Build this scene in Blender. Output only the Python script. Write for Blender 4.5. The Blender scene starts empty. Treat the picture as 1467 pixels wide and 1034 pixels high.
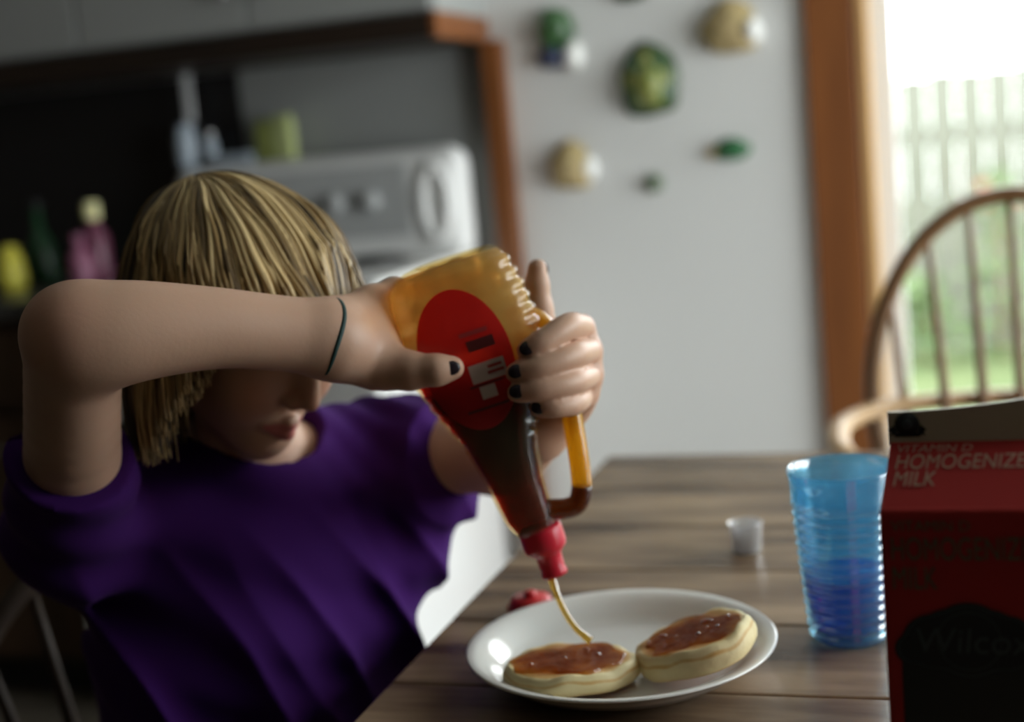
import bpy, bmesh, math, random
import numpy as np
from mathutils import Vector, Matrix
random.seed(7); np.random.seed(7)
SC = bpy.context.scene
COL = SC.collection

# ------------------------------------------------------------------ camera, sky, daylight, exposure
YAW = math.radians(18); PITCH = math.radians(9); ROLL = math.radians(5.2)
CAM_Z = 1.167; FPX = 2037.0
CY, SY = math.cos(YAW), math.sin(YAW)
def V2W(v):
    return Vector((CY*v[0]-SY*v[1], SY*v[0]+CY*v[1], v[2]))
_r0 = Vector((1,0,0)); _f = Vector((0,math.cos(PITCH),-math.sin(PITCH))); _u0 = Vector((0,math.sin(PITCH),math.cos(PITCH)))
_Ir = _r0*math.cos(ROLL)-_u0*math.sin(ROLL); _Iu = _r0*math.sin(ROLL)+_u0*math.cos(ROLL)
cam_d = bpy.data.cameras.new('camera'); cam = bpy.data.objects.new('camera', cam_d); COL.objects.link(cam)
a_, b_, c_ = V2W(_Ir), V2W(_Iu), V2W(-_f)
cam.matrix_world = Matrix(((a_.x,b_.x,c_.x,0),(a_.y,b_.y,c_.y,0),(a_.z,b_.z,c_.z,CAM_Z),(0,0,0,1)))
cam_d.sensor_width = 36; cam_d.lens = FPX/1467*36
cam_d.dof.use_dof = True; cam_d.dof.focus_distance = .955; cam_d.dof.aperture_fstop = 2.9
cam_d.clip_start = .05; cam_d.clip_end = 100
SC.camera = cam
world = bpy.data.worlds.new('overcast_sky'); SC.world = world; world.use_nodes = True
bg = world.node_tree.nodes['Background']; bg.inputs[0].default_value = (.93,.97,1.0,1); bg.inputs[1].default_value = 4.0
SC.view_settings.view_transform = 'Standard'; SC.view_settings.look = 'None'
SC.view_settings.gamma = 1; SC.view_settings.use_curve_mapping = False
SC.view_settings.exposure = 1.40
SC.cycles.max_bounces = 9; SC.cycles.diffuse_bounces = 6; SC.cycles.transparent_max_bounces = 32
SC.cycles.caustics_reflective = False; SC.cycles.caustics_refractive = False
SC.cycles.sample_clamp_indirect = 6
def portal(name, loc, size, rot):
    l = bpy.data.lights.new(name, 'AREA'); l.shape = 'RECTANGLE'; l.size, l.size_y = size
    l.cycles.is_portal = True
    o = bpy.data.objects.new(name, l); COL.objects.link(o); o.location = loc; o.rotation_euler = rot
# room extents (metres)
XL, XR, YF, YB, ZC = -2.75, 1.85, -2.6, 3.2, 2.4
DX0, DX1, DZ1 = -.20, 1.62, 2.06           # patio door opening in the back wall
WY0, WY1, WZ0, WZ1 = .95, 3.05, .12, 2.2   # window opening in the right wall
portal('patio_door_portal', ((DX0+DX1)/2, YB+.06, DZ1/2), (DX1-DX0, DZ1), (math.radians(-90),0,0))
portal('side_window_portal', (XR+.06, (WY0+WY1)/2, (WZ0+WZ1)/2), (WZ1-WZ0, WY1-WY0), (0,math.radians(90),0))

# ------------------------------------------------------------------ pixel -> space helper (view frame: x right, y ahead, z up)
_c5, _s5 = math.cos(ROLL), math.sin(ROLL)
def P(px, py, d):
    dx, dy = px-733.5, py-517.0
    r = (_c5*dx-_s5*dy)/FPX; w = (_s5*dx+_c5*dy)/FPX
    return np.array((r*d, d*(math.cos(PITCH)-w*math.sin(PITCH)), CAM_Z-d*(math.sin(PITCH)+w*math.cos(PITCH))))
def PW(px, py, d): return V2W(P(px,py,d))
def on_z(px, py, z):
    k = P(px,py,1.0); d = (CAM_Z-z)/(CAM_Z-k[2]); return V2W(P(px,py,d))
def on_y(px, py, y):
    k = V2W(P(px,py,1.0)); return V2W(P(px,py,y/k.y))

# ------------------------------------------------------------------ object helpers
def link(o, parent=None):
    COL.objects.link(o)
    if parent is not None: o.parent = parent
    return o
def tag(o, label=None, cat=None, group=None, kind=None):
    if label: o['label'] = label
    if cat: o['category'] = cat
    if group: o['group'] = group
    if kind: o['kind'] = kind
    return o
def empty(name, loc=(0,0,0), rz=0, label=None, cat=None, group=None):
    o = bpy.data.objects.new(name, None); o.empty_display_size = .05
    link(o); o.location = loc; o.rotation_euler = (0,0,rz)
    return tag(o, label, cat, group)
def mesh(name, verts, faces, m=None, parent=None, smooth=True):
    me = bpy.data.meshes.new(name)
    me.from_pydata([tuple(v) for v in verts], [], [tuple(f) for f in faces]); me.update()
    if m: me.materials.append(m)
    if smooth: me.polygons.foreach_set('use_smooth', [True]*len(me.polygons))
    return link(bpy.data.objects.new(name, me), parent)
def from_bm(name, bm, m=None, parent=None, smooth=False):
    me = bpy.data.meshes.new(name); bm.normal_update(); bm.to_mesh(me); bm.free()
    if m: me.materials.append(m)
    if smooth: me.polygons.foreach_set('use_smooth', [True]*len(me.polygons))
    return link(bpy.data.objects.new(name, me), parent)
def bm_box(bm, lo, hi, bevel=0, seg=2, rot=None, about=None):
    lo, hi = Vector(lo), Vector(hi)
    r = bmesh.ops.create_cube(bm, size=1)
    vs = r['verts']; c = (lo+hi)/2; s = hi-lo
    for v in vs: v.co = Vector((v.co.x*s.x, v.co.y*s.y, v.co.z*s.z))+c
    if bevel:
        es = list({e for v in vs for e in v.link_edges})
        r2 = bmesh.ops.bevel(bm, geom=es, offset=bevel, segments=seg, affect='EDGES', profile=.5)
        vs = list({v for f in r2['faces'] for v in f.verts}|{v for v in vs if v.is_valid})
    if rot is not None:
        piv = Vector(about) if about is not None else c
        for v in vs: v.co = rot@(v.co-piv)+piv
    return vs
def box(name, lo, hi, m=None, parent=None, bevel=0, seg=2, rot=None, about=None):
    bm = bmesh.new(); bm_box(bm, lo, hi, bevel, seg, rot, about)
    return from_bm(name, bm, m, parent)
def lathe_data(prof, n=48, axis_pts=None):
    vs, fs = [], []
    for r, z in prof:
        for i in range(n):
            a = 2*math.pi*i/n; vs.append((r*math.cos(a), r*math.sin(a), z))
    for j in range(len(prof)-1):
        for i in range(n):
            k = (i+1) % n
            fs.append((j*n+i, j*n+k, (j+1)*n+k, (j+1)*n+i))
    return vs, fs
def lathe(name, prof, m=None, parent=None, n=48, loc=(0,0,0), cap=True):
    vs, fs = lathe_data(prof, n)
    if cap:
        fs.append(tuple(range(n))[::-1]); fs.append(tuple(range((len(prof)-1)*n, len(prof)*n)))
    vs = [(v[0]+loc[0], v[1]+loc[1], v[2]+loc[2]) for v in vs]
    return mesh(name, vs, fs, m, parent)
def tube_data(pts, radii, n=10, flat=1.0, closed=False, up=(0,0,1)):
    pts = [Vector(p) for p in pts]; N = len(pts)
    if not hasattr(radii, '__len__'): radii = [radii]*N
    vs, fs = [], []; ref = Vector(up); nrm = None
    for i, p in enumerate(pts):
        if closed: t = (pts[(i+1) % N]-pts[i-1]).normalized()
        else: t = (pts[min(i+1,N-1)]-pts[max(i-1,0)]).normalized()
        if nrm is None:
            if abs(t.dot(ref)) > .95: ref = Vector((1,0,0)) if abs(t.x) < .9 else Vector((0,1,0))
            nrm = (ref-t*ref.dot(t)).normalized()
        else:
            nrm = (nrm-t*nrm.dot(t)).normalized()
        b = t.cross(nrm)
        for k in range(n):
            a = 2*math.pi*k/n
            vs.append(p+nrm*(radii[i]*math.cos(a)*flat)+b*(radii[i]*math.sin(a)))
    M = N if closed else N-1
    for i in range(M):
        for k in range(n):
            q = (k+1) % n; j = (i+1) % N
            fs.append((i*n+k, i*n+q, j*n+q, j*n+k))
    if not closed:
        fs.append(tuple(range(n))[::-1]); fs.append(tuple(range((N-1)*n, N*n)))
    return vs, fs
def tube(name, pts, radii, m=None, parent=None, n=10, flat=1.0, closed=False, up=(0,0,1)):
    vs, fs = tube_data(pts, radii, n, flat, closed, up)
    return mesh(name, vs, fs, m, parent)
def bez(pts, n):
    """Catmull-Rom through pts"""
    pts = [np.array(p, float) for p in pts]; q = [2*pts[0]-pts[1]]+pts+[2*pts[-1]-pts[-2]]
    out = []
    for i in range(1, len(q)-2):
        for t in np.linspace(0, 1, n, endpoint=False):
            a, b, c, d = q[i-1], q[i], q[i+1], q[i+2]
            out.append(.5*((2*b)+(c-a)*t+(2*a-5*b+4*c-d)*t*t+(3*b-a-3*c+d)*t**3))
    out.append(pts[-1]); return out
def dup(root, loc=None, rz=None, **kw):
    r = root.copy(); COL.objects.link(r)
    if loc is not None: r.location = loc
    if rz is not None: r.rotation_euler = (0,0,rz)
    for ch in list(root.children):
        c = ch.copy(); COL.objects.link(c); c.parent = r
        for g in ch.children:
            d = g.copy(); COL.objects.link(d); d.parent = c
    return tag(r, **kw)

# ------------------------------------------------------------------ materials
def M(name, color, rough=.5, metal=0, spec=.5, noise=None, bump=None, trans=0, ior=1.45, coat=0, sss=0):
    """noise=(scale, second colour, (sx,sy,sz)); bump=(scale, strength)"""
    m = bpy.data.materials.new(name); m.use_nodes = True
    nt = m.node_tree; b = nt.nodes['Principled BSDF']
    b.inputs['Base Color'].default_value = (*color, 1); b.inputs['Roughness'].default_value = rough
    b.inputs['Metallic'].default_value = metal; b.inputs['Specular IOR Level'].default_value = spec
    b.inputs['Transmission Weight'].default_value = trans; b.inputs['IOR'].default_value = ior
    b.inputs['Coat Weight'].default_value = coat; b.inputs['Coat Roughness'].default_value = .08
    if sss:
        b.inputs['Subsurface Weight'].default_value = sss
        b.inputs['Subsurface Radius'].default_value = (1,.35,.2); b.inputs['Subsurface Scale'].default_value = .006
    tc = nt.nodes.new('ShaderNodeTexCoord')
    if noise:
        mp = nt.nodes.new('ShaderNodeMapping'); mp.inputs['Scale'].default_value = noise[2] if len(noise) > 2 else (1,1,1)
        nz = nt.nodes.new('ShaderNodeTexNoise'); nz.inputs['Scale'].default_value = noise[0]; nz.inputs['Detail'].default_value = 6
        rp = nt.nodes.new('ShaderNodeValToRGB')
        rp.color_ramp.elements[0].position = .35; rp.color_ramp.elements[1].position = .68
        rp.color_ramp.elements[0].color = (*color,1); rp.color_ramp.elements[1].color = (*noise[1],1)
        nt.links.new(tc.outputs['Object'], mp.inputs[0]); nt.links.new(mp.outputs[0], nz.inputs[0])
        nt.links.new(nz.outputs[0], rp.inputs[0]); nt.links.new(rp.outputs[0], b.inputs['Base Color'])
    if bump:
        nb = nt.nodes.new('ShaderNodeTexNoise'); nb.inputs['Scale'].default_value = bump[0]; nb.inputs['Detail'].default_value = 4
        bp = nt.nodes.new('ShaderNodeBump'); bp.inputs['Strength'].default_value = bump[1]; bp.inputs['Distance'].default_value = .002
        nt.links.new(tc.outputs['Object'], nb.inputs[0]); nt.links.new(nb.outputs[0], bp.inputs['Height'])
        nt.links.new(bp.outputs[0], b.inputs['Normal'])
    return m
def thin(name, tint, gloss=.06, body=None, body_mix=0, rough=.03, volume=None, bump=None):
    """clear or tinted thin plastic / glass: tinted pass-through plus fresnel gloss, optional milky body, optional absorbing volume"""
    m = bpy.data.materials.new(name); m.use_nodes = True; nt = m.node_tree
    for n in list(nt.nodes): nt.nodes.remove(n)
    out = nt.nodes.new('ShaderNodeOutputMaterial'); tr = nt.nodes.new('ShaderNodeBsdfTransparent'); tr.inputs[0].default_value = (*tint,1)
    base = tr.outputs[0]
    if body:
        tl = nt.nodes.new('ShaderNodeBsdfTranslucent'); tl.inputs[0].default_value = (*body,1)
        df = nt.nodes.new('ShaderNodeBsdfDiffuse'); df.inputs[0].default_value = (*body,1)
        mx0 = nt.nodes.new('ShaderNodeMixShader'); mx0.inputs[0].default_value = .5
        nt.links.new(tl.outputs[0], mx0.inputs[1]); nt.links.new(df.outputs[0], mx0.inputs[2])
        mx = nt.nodes.new('ShaderNodeMixShader'); mx.inputs[0].default_value = body_mix
        nt.links.new(base, mx.inputs[1]); nt.links.new(mx0.outputs[0], mx.inputs[2]); base = mx.outputs[0]
    gl = nt.nodes.new('ShaderNodeBsdfGlossy'); gl.inputs['Roughness'].default_value = rough
    fr = nt.nodes.new('ShaderNodeLayerWeight'); fr.inputs[0].default_value = .25
    mr = nt.nodes.new('ShaderNodeMapRange'); mr.inputs['To Min'].default_value = gloss; mr.inputs['To Max'].default_value = min(1, gloss*7)
    nt.links.new(fr.outputs['Facing'], mr.inputs[0])
    m2 = nt.nodes.new('ShaderNodeMixShader'); nt.links.new(mr.outputs[0], m2.inputs[0])
    nt.links.new(base, m2.inputs[1]); nt.links.new(gl.outputs[0], m2.inputs[2]); nt.links.new(m2.outputs[0], out.inputs[0])
    if bump:
        tc = nt.nodes.new('ShaderNodeTexCoord'); nb = nt.nodes.new('ShaderNodeTexNoise'); nb.inputs['Scale'].default_value = bump[0]
        bp = nt.nodes.new('ShaderNodeBump'); bp.inputs['Strength'].default_value = bump[1]; bp.inputs['Distance'].default_value = .003
        nt.links.new(tc.outputs['Object'], nb.inputs[0]); nt.links.new(nb.outputs[0], bp.inputs['Height']); nt.links.new(bp.outputs[0], gl.inputs['Normal'])
    if volume:
        va = nt.nodes.new('ShaderNodeVolumeAbsorption'); va.inputs[0].default_value = (*volume[0],1); va.inputs[1].default_value = volume[1]
        nt.links.new(va.outputs[0], out.inputs[1])
    return m
m_wall = M('grey_white_wall_paint', (.71,.71,.695), .8, bump=(40,.08))
m_ceil = M('ceiling_paint', (.50,.50,.48), .9)
m_floor = M('floor_vinyl', (.10,.085,.065), .5, noise=(6,(.14,.115,.09)))
m_panelwall = M('dark_wall_panelling', (.06,.042,.028), .6, noise=(5,(.08,.056,.036),(6,6,.4)))
m_trim = M('orange_pine_trim', (.23,.078,.020), .45, noise=(7,(.165,.055,.016),(2,2,.25)))
m_jamb = M('pale_pine_jamb', (.55,.33,.13), .5, noise=(9,(.45,.25,.09),(3,3,.3)))
m_vinyl = M('white_vinyl', (.78,.79,.78), .4)
m_glass = thin('window_glass', (.97,.98,.97), .03)
m_cab = M('grey_cabinet_paint', (.34,.35,.34), .55)
m_enamel = M('white_enamel', (.82,.82,.81), .22)
m_panel = M('grey_panel', (.44,.45,.45), .35)
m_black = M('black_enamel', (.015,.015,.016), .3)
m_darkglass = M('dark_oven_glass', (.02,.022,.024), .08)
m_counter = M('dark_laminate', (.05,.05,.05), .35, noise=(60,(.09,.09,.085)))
m_chrome = M('steel', (.6,.6,.6), .25, metal=1)
m_table = M('worn_dark_table_wood', (.070,.038,.020), .27, noise=(5,(.34,.235,.14),(.8,4,4)), bump=(120,.10))
m_tleg = M('dark_table_leg_wood', (.03,.016,.009), .55)
m_chair = M('brown_chair_wood', (.17,.085,.035), .35, noise=(10,(.24,.13,.06),(3,3,.6)))
m_arm = M('pale_worn_chair_arm_wood', (.50,.32,.16), .4)
m_grass = M('lawn', (.055,.085,.024), .9, noise=(3,(.09,.11,.042)))
m_fence = M('weathered_fence_board', (.098,.104,.076), .85, noise=(3,(.155,.155,.128),(6,6,.5)))

def tint_noise(m, scale, c0, c1, stretch=(1,1,1)):
    nt = m.node_tree; tr = [n for n in nt.nodes if n.type == 'BSDF_TRANSPARENT'][0]
    tc = nt.nodes.new('ShaderNodeTexCoord'); mp = nt.nodes.new('ShaderNodeMapping'); mp.inputs['Scale'].default_value = stretch
    nz_ = nt.nodes.new('ShaderNodeTexNoise'); nz_.inputs['Scale'].default_value = scale; nz_.inputs['Detail'].default_value = 3
    rp = nt.nodes.new('ShaderNodeValToRGB'); rp.color_ramp.elements[0].position = .38; rp.color_ramp.elements[1].position = .62
    rp.color_ramp.elements[0].color = (*c0,1); rp.color_ramp.elements[1].color = (*c1,1)
    nt.links.new(tc.outputs['Object'], mp.inputs[0]); nt.links.new(mp.outputs[0], nz_.inputs[0]); nt.links.new(nz_.outputs[0], rp.inputs[0]); nt.links.new(rp.outputs[0], tr.inputs[0])

# ------------------------------------------------------------------ room shell
def struct(o): o['kind'] = 'structure'; return o
struct(box('floor', (XL-.12,YF-.12,-.1), (XR+.12,YB+.12,0), m_floor))
struct(box('ceiling', (XL-.12,YF-.12,ZC), (XR+.12,YB+.12,ZC+.1), m_ceil))
bm = bmesh.new()
bm_box(bm, (XL-.12,YB,0), (DX0,YB+.12,ZC)); bm_box(bm, (DX1,YB,0), (XR+.12,YB+.12,ZC)); bm_box(bm, (DX0,YB,DZ1), (DX1,YB+.12,ZC))
struct(from_bm('wall_back', bm, m_wall))
bm = bmesh.new()
bm_box(bm, (XR,YF,0), (XR+.12,WY0,ZC)); bm_box(bm, (XR,WY1,0), (XR+.12,YB,ZC))
bm_box(bm, (XR,WY0,0), (XR+.12,WY1,WZ0)); bm_box(bm, (XR,WY0,WZ1), (XR+.12,WY1,ZC))
struct(from_bm('wall_right', bm, m_wall))
struct(box('wall_left', (XL-.12,YF,0), (XL,YB,ZC), m_panelwall))
struct(box('wall_front', (XL-.12,YF-.12,0), (XR+.12,YF,ZC), m_panelwall))
struct(box('baseboard_back', (-1.0,YB-.014,0), (DX0-.105,YB,.09), m_trim, bevel=.003))
# patio door: pine casing and jamb, white sliding frame, glass
d1 = struct(empty('door_1', (DX0,YB,0)))
def dbox(n, lo, hi, m, b=.003): return box(n, Vector(lo)-Vector((DX0,YB,0)), Vector(hi)-Vector((DX0,YB,0)), m, d1, bevel=b)
dbox('casing', (DX0-.108,YB-.022,0), (DX0-.004,YB,DZ1+.1), m_trim)
dbox('casing', (DX1+.004,YB-.022,0), (DX1+.108,YB,DZ1+.1), m_trim)
dbox('casing', (DX0-.004,YB-.022,DZ1+.004), (DX1+.004,YB,DZ1+.1), m_trim)
dbox('jamb', (DX0,YB-.018,0), (DX0+.022,YB+.12,DZ1), m_jamb)
dbox('jamb', (DX1-.022,YB-.018,0), (DX1,YB+.12,DZ1), m_jamb)
dbox('jamb', (DX0+.022,YB-.018,DZ1-.022), (DX1-.022,YB+.12,DZ1), m_jamb)
XM = (DX0+DX1)/2
for x0, x1, yo in ((DX0+.022, XM+.03, .05), (XM-.03, DX1-.022, .085)):
    for q in ((x0,x0+.05,.02,DZ1-.022), (x1-.05,x1,.02,DZ1-.022)):
        dbox('stile', (q[0],YB+yo,q[2]), (q[1],YB+yo+.03,q[3]), m_vinyl)
    dbox('rail', (x0+.05,YB+yo,.02), (x1-.05,YB+yo+.03,.12), m_vinyl)
    dbox('rail', (x0+.05,YB+yo,DZ1-.1), (x1-.05,YB+yo+.03,DZ1-.022), m_vinyl)
    dbox('pane', (x0+.05,YB+yo+.012,.12), (x1-.05,YB+yo+.016,DZ1-.1), m_glass, 0)
dbox('sill', (DX0+.022,YB-.01,0), (DX1-.022,YB+.12,.02), m_vinyl)
# side window
w1 = struct(empty('window_1', (XR,WY0,WZ0)))
def wbox(n, lo, hi, m, b=.003): return box(n, Vector(lo)-Vector((XR,WY0,WZ0)), Vector(hi)-Vector((XR,WY0,WZ0)), m, w1, bevel=b)
wbox('casing', (XR-.02,WY0-.1,WZ0-.1), (XR,WY0,WZ1+.1), m_trim); wbox('casing', (XR-.02,WY1,WZ0-.1), (XR,WY1+.1,WZ1+.1), m_trim)
wbox('casing', (XR-.02,WY0,WZ1), (XR,WY1,WZ1+.1), m_trim); wbox('casing', (XR-.02,WY0,WZ0-.1), (XR,WY1,WZ0), m_trim)
WM = (WY0+WY1)/2
for y0, y1 in ((WY0,WM),(WM,WY1)):
    wbox('stile', (XR+.04,y0,WZ0), (XR+.08,y0+.05,WZ1), m_vinyl); wbox('stile', (XR+.04,y1-.05,WZ0), (XR+.08,y1,WZ1), m_vinyl)
    wbox('rail', (XR+.04,y0+.05,WZ0), (XR+.08,y1-.05,WZ0+.05), m_vinyl); wbox('rail', (XR+.04,y0+.05,WZ1-.05), (XR+.08,y1-.05,WZ1), m_vinyl)
    wbox('pane', (XR+.058,y0+.05,WZ0+.05), (XR+.062,y1-.05,WZ1-.05), m_glass, 0)
# wood strip down the wall beside the stove
struct(box('trim_1', (-1.035,YB-.05,0), (-.985,YB,1.383), m_trim, bevel=.004))

# ------------------------------------------------------------------ garden beyond the door
struct(box('garden_ground', (-14,YB+.3,-.45), (18,22,-.3), m_grass))
fz0, fy = -.3, 8.6
fence = empty('garden_fence', (0,fy,fz0), 0, 'weathered grey-green board fence across the lawn beyond the glass door', 'fence')
bd = None
for i in range(112):
    if bd is None:
        bm = bmesh.new(); bm_box(bm, (-.0755,0,0), (.0755,.02,1.59), .006, 1)
        bd = from_bm('board', bm, m_fence, fence); o = bd
    else:
        o = bd.copy(); COL.objects.link(o)
    o.location = (-5.2+i*.155, random.uniform(-.006,.006), random.uniform(-.02,.02))
box('fence_rail', (-5.3,.02,.3), (12.2,.06,.39), m_fence, fence); box('fence_rail', (-5.3,.02,1.2), (12.2,.06,1.29), m_fence, fence)
m_leaf = M('garden_leaf', (.06,.11,.03), .7, noise=(9,(.11,.16,.06)))
m_rust = M('rust_flower', (.30,.10,.04), .8)
m_rail = M('shaded_rail_wood', (.016,.010,.007), .5, noise=(8,(.026,.015,.009),(.4,3,3)))  # shade on the rail front put into the wood colour
def shrub(px, py, label, seed, h, w):
    rr = random.Random(seed); b = V2W(P(px,py,7.9)); b.z = fz0
    bm = bmesh.new()
    for k in range(220):
        a = rr.uniform(0, 6.28); q = rr.random()**.6; t = rr.random()
        c = Vector((math.cos(a)*q*w*(1-.6*t), math.sin(a)*q*w*.5*(1-.6*t), .05+t*h)); s = rr.uniform(.02,.05)
        d1_ = Vector((rr.gauss(0,1),rr.gauss(0,1),rr.gauss(0,1))).normalized()*s; d2_ = d1_.orthogonal().normalized()*s*.5
        bm.faces.new([bm.verts.new(c-d1_), bm.verts.new(c+d2_), bm.verts.new(c+d1_), bm.verts.new(c-d2_)])
    r = empty('garden_shrub', b, 0, label, 'shrub')
    f = from_bm('foliage', bm, m_leaf, r); f['kind'] = 'stuff'
    tube('stem', [(0,0,0),(.01,0,h*.5),(0,0,h*.9)], [.012,.009,.004], m_chair, r, 6)
    return r
shrub(1330, 500, 'low green shrub at the foot of the fence, left of the chair spindles', 3, .45, .3)
sh2 = shrub(1437, 500, 'taller green shrub by the fence carrying rust-red flowers', 4, 1.0, .28)
for k in range(5):
    a = k*1.3; lathe('flower', [(.004,-.015),(.035,.0),(.03,.02),(.006,.028)], m_rust, sh2, 8, (math.cos(a)*.09, -.06+math.sin(a)*.05, .86+.05*(k % 3)))

# ------------------------------------------------------------------ kitchen: upper cabinet, stove, counter
CX1, CYF, CZ0 = -1.03, 2.86, 1.383
up = empty('upper_cabinet', (XL,YB,CZ0), 0, 'grey wall cabinet with a shade-darkened wood bottom rail, above the stove', 'cabinet')
def ubox(n, lo, hi, m, b=.003): return box(n, Vector(lo)-Vector((XL,YB,CZ0)), Vector(hi)-Vector((XL,YB,CZ0)), m, up, bevel=b)
ubox('body', (XL,CYF+.02,CZ0+.052), (CX1,YB,2.2), m_cab)
ubox('bottom_rail', (XL,CYF-.002,CZ0), (CX1-.012,YB,CZ0+.053), m_rail); ubox('end_rail', (CX1-.012,CYF-.003,CZ0-.001), (CX1+.006,YB,CZ0+.054), m_trim)['label'] = 'end of the wood rail, coloured as lit orange'  # one rail: front coloured as shaded wood, end as lit wood
for i in range(4):
    x0 = XL+.01+i*(CX1-XL-.01)/4; x1 = x0+(CX1-XL-.01)/4-.008
    dr = ubox('door', (x0,CYF,CZ0+.06), (x1,CYF+.02,2.19), m_cab)
    kn = lathe('knob', [(.006,0),(.006,.012),(.014,.018),(.012,.026),(.002,.029)], m_chrome, dr, 12)
    kn.matrix_basis = Matrix.Translation(Vector(((x1-.04 if i % 2 == 0 else x0+.04)-XL, CYF-YB, .14)))@Matrix.Rotation(math.radians(90),4,'X')
SX0, SX1, SYF, SYB = -1.845, -1.085, 2.52, 3.19
st = empty('stove', (SX0,SYF,0), 0, 'white enamel kitchen stove with a tall back panel, behind the girl', 'stove')
def sbox(n, lo, hi, m, b=.004, par=None, seg=2): return box(n, Vector(lo)-Vector((SX0,SYF,0)), Vector(hi)-Vector((SX0,SYF,0)), m, par or st, bevel=b, seg=seg)
sbox('body', (SX0,SYF+.03,.06), (SX1,SYB-.02,.885), m_enamel)
sbox('cooktop', (SX0-.004,SYF,.885), (SX1+.004,SYB-.06,.912), m_enamel, .006)
od = sbox('oven_door', (SX0+.01,SYF-.005,.30), (SX1-.01,SYF+.03,.80), m_enamel, .006)
sbox('oven_window', (SX0+.12,SYF-.008,.40), (SX1-.12,SYF-.004,.66), m_darkglass, 0, od)
hd = tube('handle', [(.08,-.005,.75),(.08,-.045,.75),(.68,-.045,.75),(.68,-.005,.75)], .011, m_black, od, 8)
sbox('drawer', (SX0+.01,SYF,.08), (SX1-.01,SYF+.03,.28), m_enamel, .006)
sbox('front_panel', (SX0+.01,SYF+.005,.81), (SX1-.01,SYF+.03,.88), m_panel, .003)
for i, (x, y, r) in enumerate(((.2,.17,.1),(.56,.17,.08),(.2,.43,.08),(.56,.43,.1))):
    br = lathe('burner', [(r+.012,.912),(r+.01,.916),(r*.95,.914),(r*.3,.9125)], m_black, st, 32, (x,y,0))
    pts = [((r-.012-.007*k*.35)*math.cos(k*.35)+x, (r-.012-.007*k*.35)*math.sin(k*.35)+y, .921) for k in range(int((r-.03)/.00245))]
    tube('coil', pts, .0035, m_black, br, 6)
bg_ = sbox('back_panel', (SX0,SYB-.09,.885), (SX1,SYB,1.158), m_enamel, .045, seg=5)
sbox('control_panel', (SX0+.06,SYB-.097,.96), (SX1-.135,SYB-.088,1.125), m_panel, .004)
for i in range(4):
    kx = (.14,.24,.44,.53)[i]
    kb = lathe('knob', [(.024,0),(.022,.02),(.008,.022)], m_panel, st, 16)
    kb.matrix_basis = Matrix.Translation(Vector((kx, SYB-.096-SYF, 1.045)))@Matrix.Rotation(math.radians(90),4,'X')
# raised oval end cap ring on the back panel
ov = [(.688+.030*math.cos(a)-.0*math.sin(a), SYB-.093-SYF, 1.030+.085*math.sin(a)) for a in np.linspace(0,2*math.pi,40,endpoint=False)]
tube('end_cap_ring', ov, .012, m_enamel, st, 10, closed=True, up=(0,1,0))
for x in (.05,.71):
    for y in (.08,.58): lathe('foot', [(.018,0),(.02,.005),(.014,.06)], m_black, st, 12, (x,y,0))
ct = empty('counter_cabinet', (XL,2.56,0), 0, 'base cabinet with dark worktop in the shadowed corner left of the stove', 'cabinet')
def cbox(n, lo, hi, m, b=.003, par=None): return box(n, Vector(lo)-Vector((XL,2.56,0)), Vector(hi)-Vector((XL,2.56,0)), m, par or ct, bevel=b)
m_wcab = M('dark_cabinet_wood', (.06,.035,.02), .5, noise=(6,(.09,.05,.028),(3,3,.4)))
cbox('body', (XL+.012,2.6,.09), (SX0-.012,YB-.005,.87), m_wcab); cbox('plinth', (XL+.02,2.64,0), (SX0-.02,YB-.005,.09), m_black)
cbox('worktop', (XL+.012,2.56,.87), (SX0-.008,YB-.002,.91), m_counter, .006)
cbox('shade_panel', (XL+.012,YB-.009,.912), (SX0+.17,YB-.001,1.38), m_black, .002)  # added dark sheet, painting in the gloom of this corner
for i in range(2):
    x0 = XL+.02+i*.435
    dd = cbox('door', (x0,2.58,.11), (x0+.43,2.6,.66), m_wcab); cbox('handle', (x0+.2,2.565,.58), (x0+.28,2.58,.592), m_chrome, .002, dd)
    dd = cbox('drawer', (x0,2.58,.68), (x0+.43,2.6,.85), m_wcab); cbox('handle', (x0+.17,2.565,.765), (x0+.27,2.58,.777), m_chrome, .002, dd)

sp2 = box('backsplash', (SX0+.172,YB-.009,.6), (-1.037,YB-.001,1.381), M('shaded_grey_backsplash', (.30,.31,.30), .5), bevel=.002); tag(sp2, 'backsplash panel on the wall above the stove, greyed for the shade under the cabinet', 'panel')  # its grey includes shade from the cabinet above
# things on the counter and on top of the stove panel (all far out of focus)
def bottle_thing(name, loc, prof, m, capm, cap_prof, label, cat='bottle'):
    r = empty(name, loc, 0, label, cat)
    lathe('body', prof, m, r, 24); lathe('cap', cap_prof, capm, r, 20)
    return r
m_yel = M('yellow_plastic', (.80,.72,.10), .4); m_cream = M('cream_cap', (.85,.80,.42), .4)
m_mauve = M('mauve_plastic', (.33,.12,.20), .35); m_maroon = M('dark_red_bottle', (.16,.04,.08), .3)
m_dkgreen = M('dark_green_glass', (.02,.07,.03), .15); m_grn = M('pale_green_card', (.42,.47,.20), .6); m_olive = M('olive_tin', (.22,.25,.07), .5)
m_crock = M('grey_blue_jar', (.40,.46,.52), .25); m_pale = M('white_plastic', (.78,.79,.80), .4)
c = on_y(130,300,2.92); H = c.z-.91
bottle_thing('sauce_bottle', (c.x,c.y,.91), [(.030,0),(.032,.01),(.032,H*.62),(.014,H*.82),(.013,H-.02)], m_maroon, m_cream, [(.017,H-.025),(.019,H-.02),(.019,H+.012),(.015,H+.018)], 'dark red bottle with a round cream-yellow cap on the shadowed counter')
c = on_y(112,350,2.86); H = c.z-.91
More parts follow.
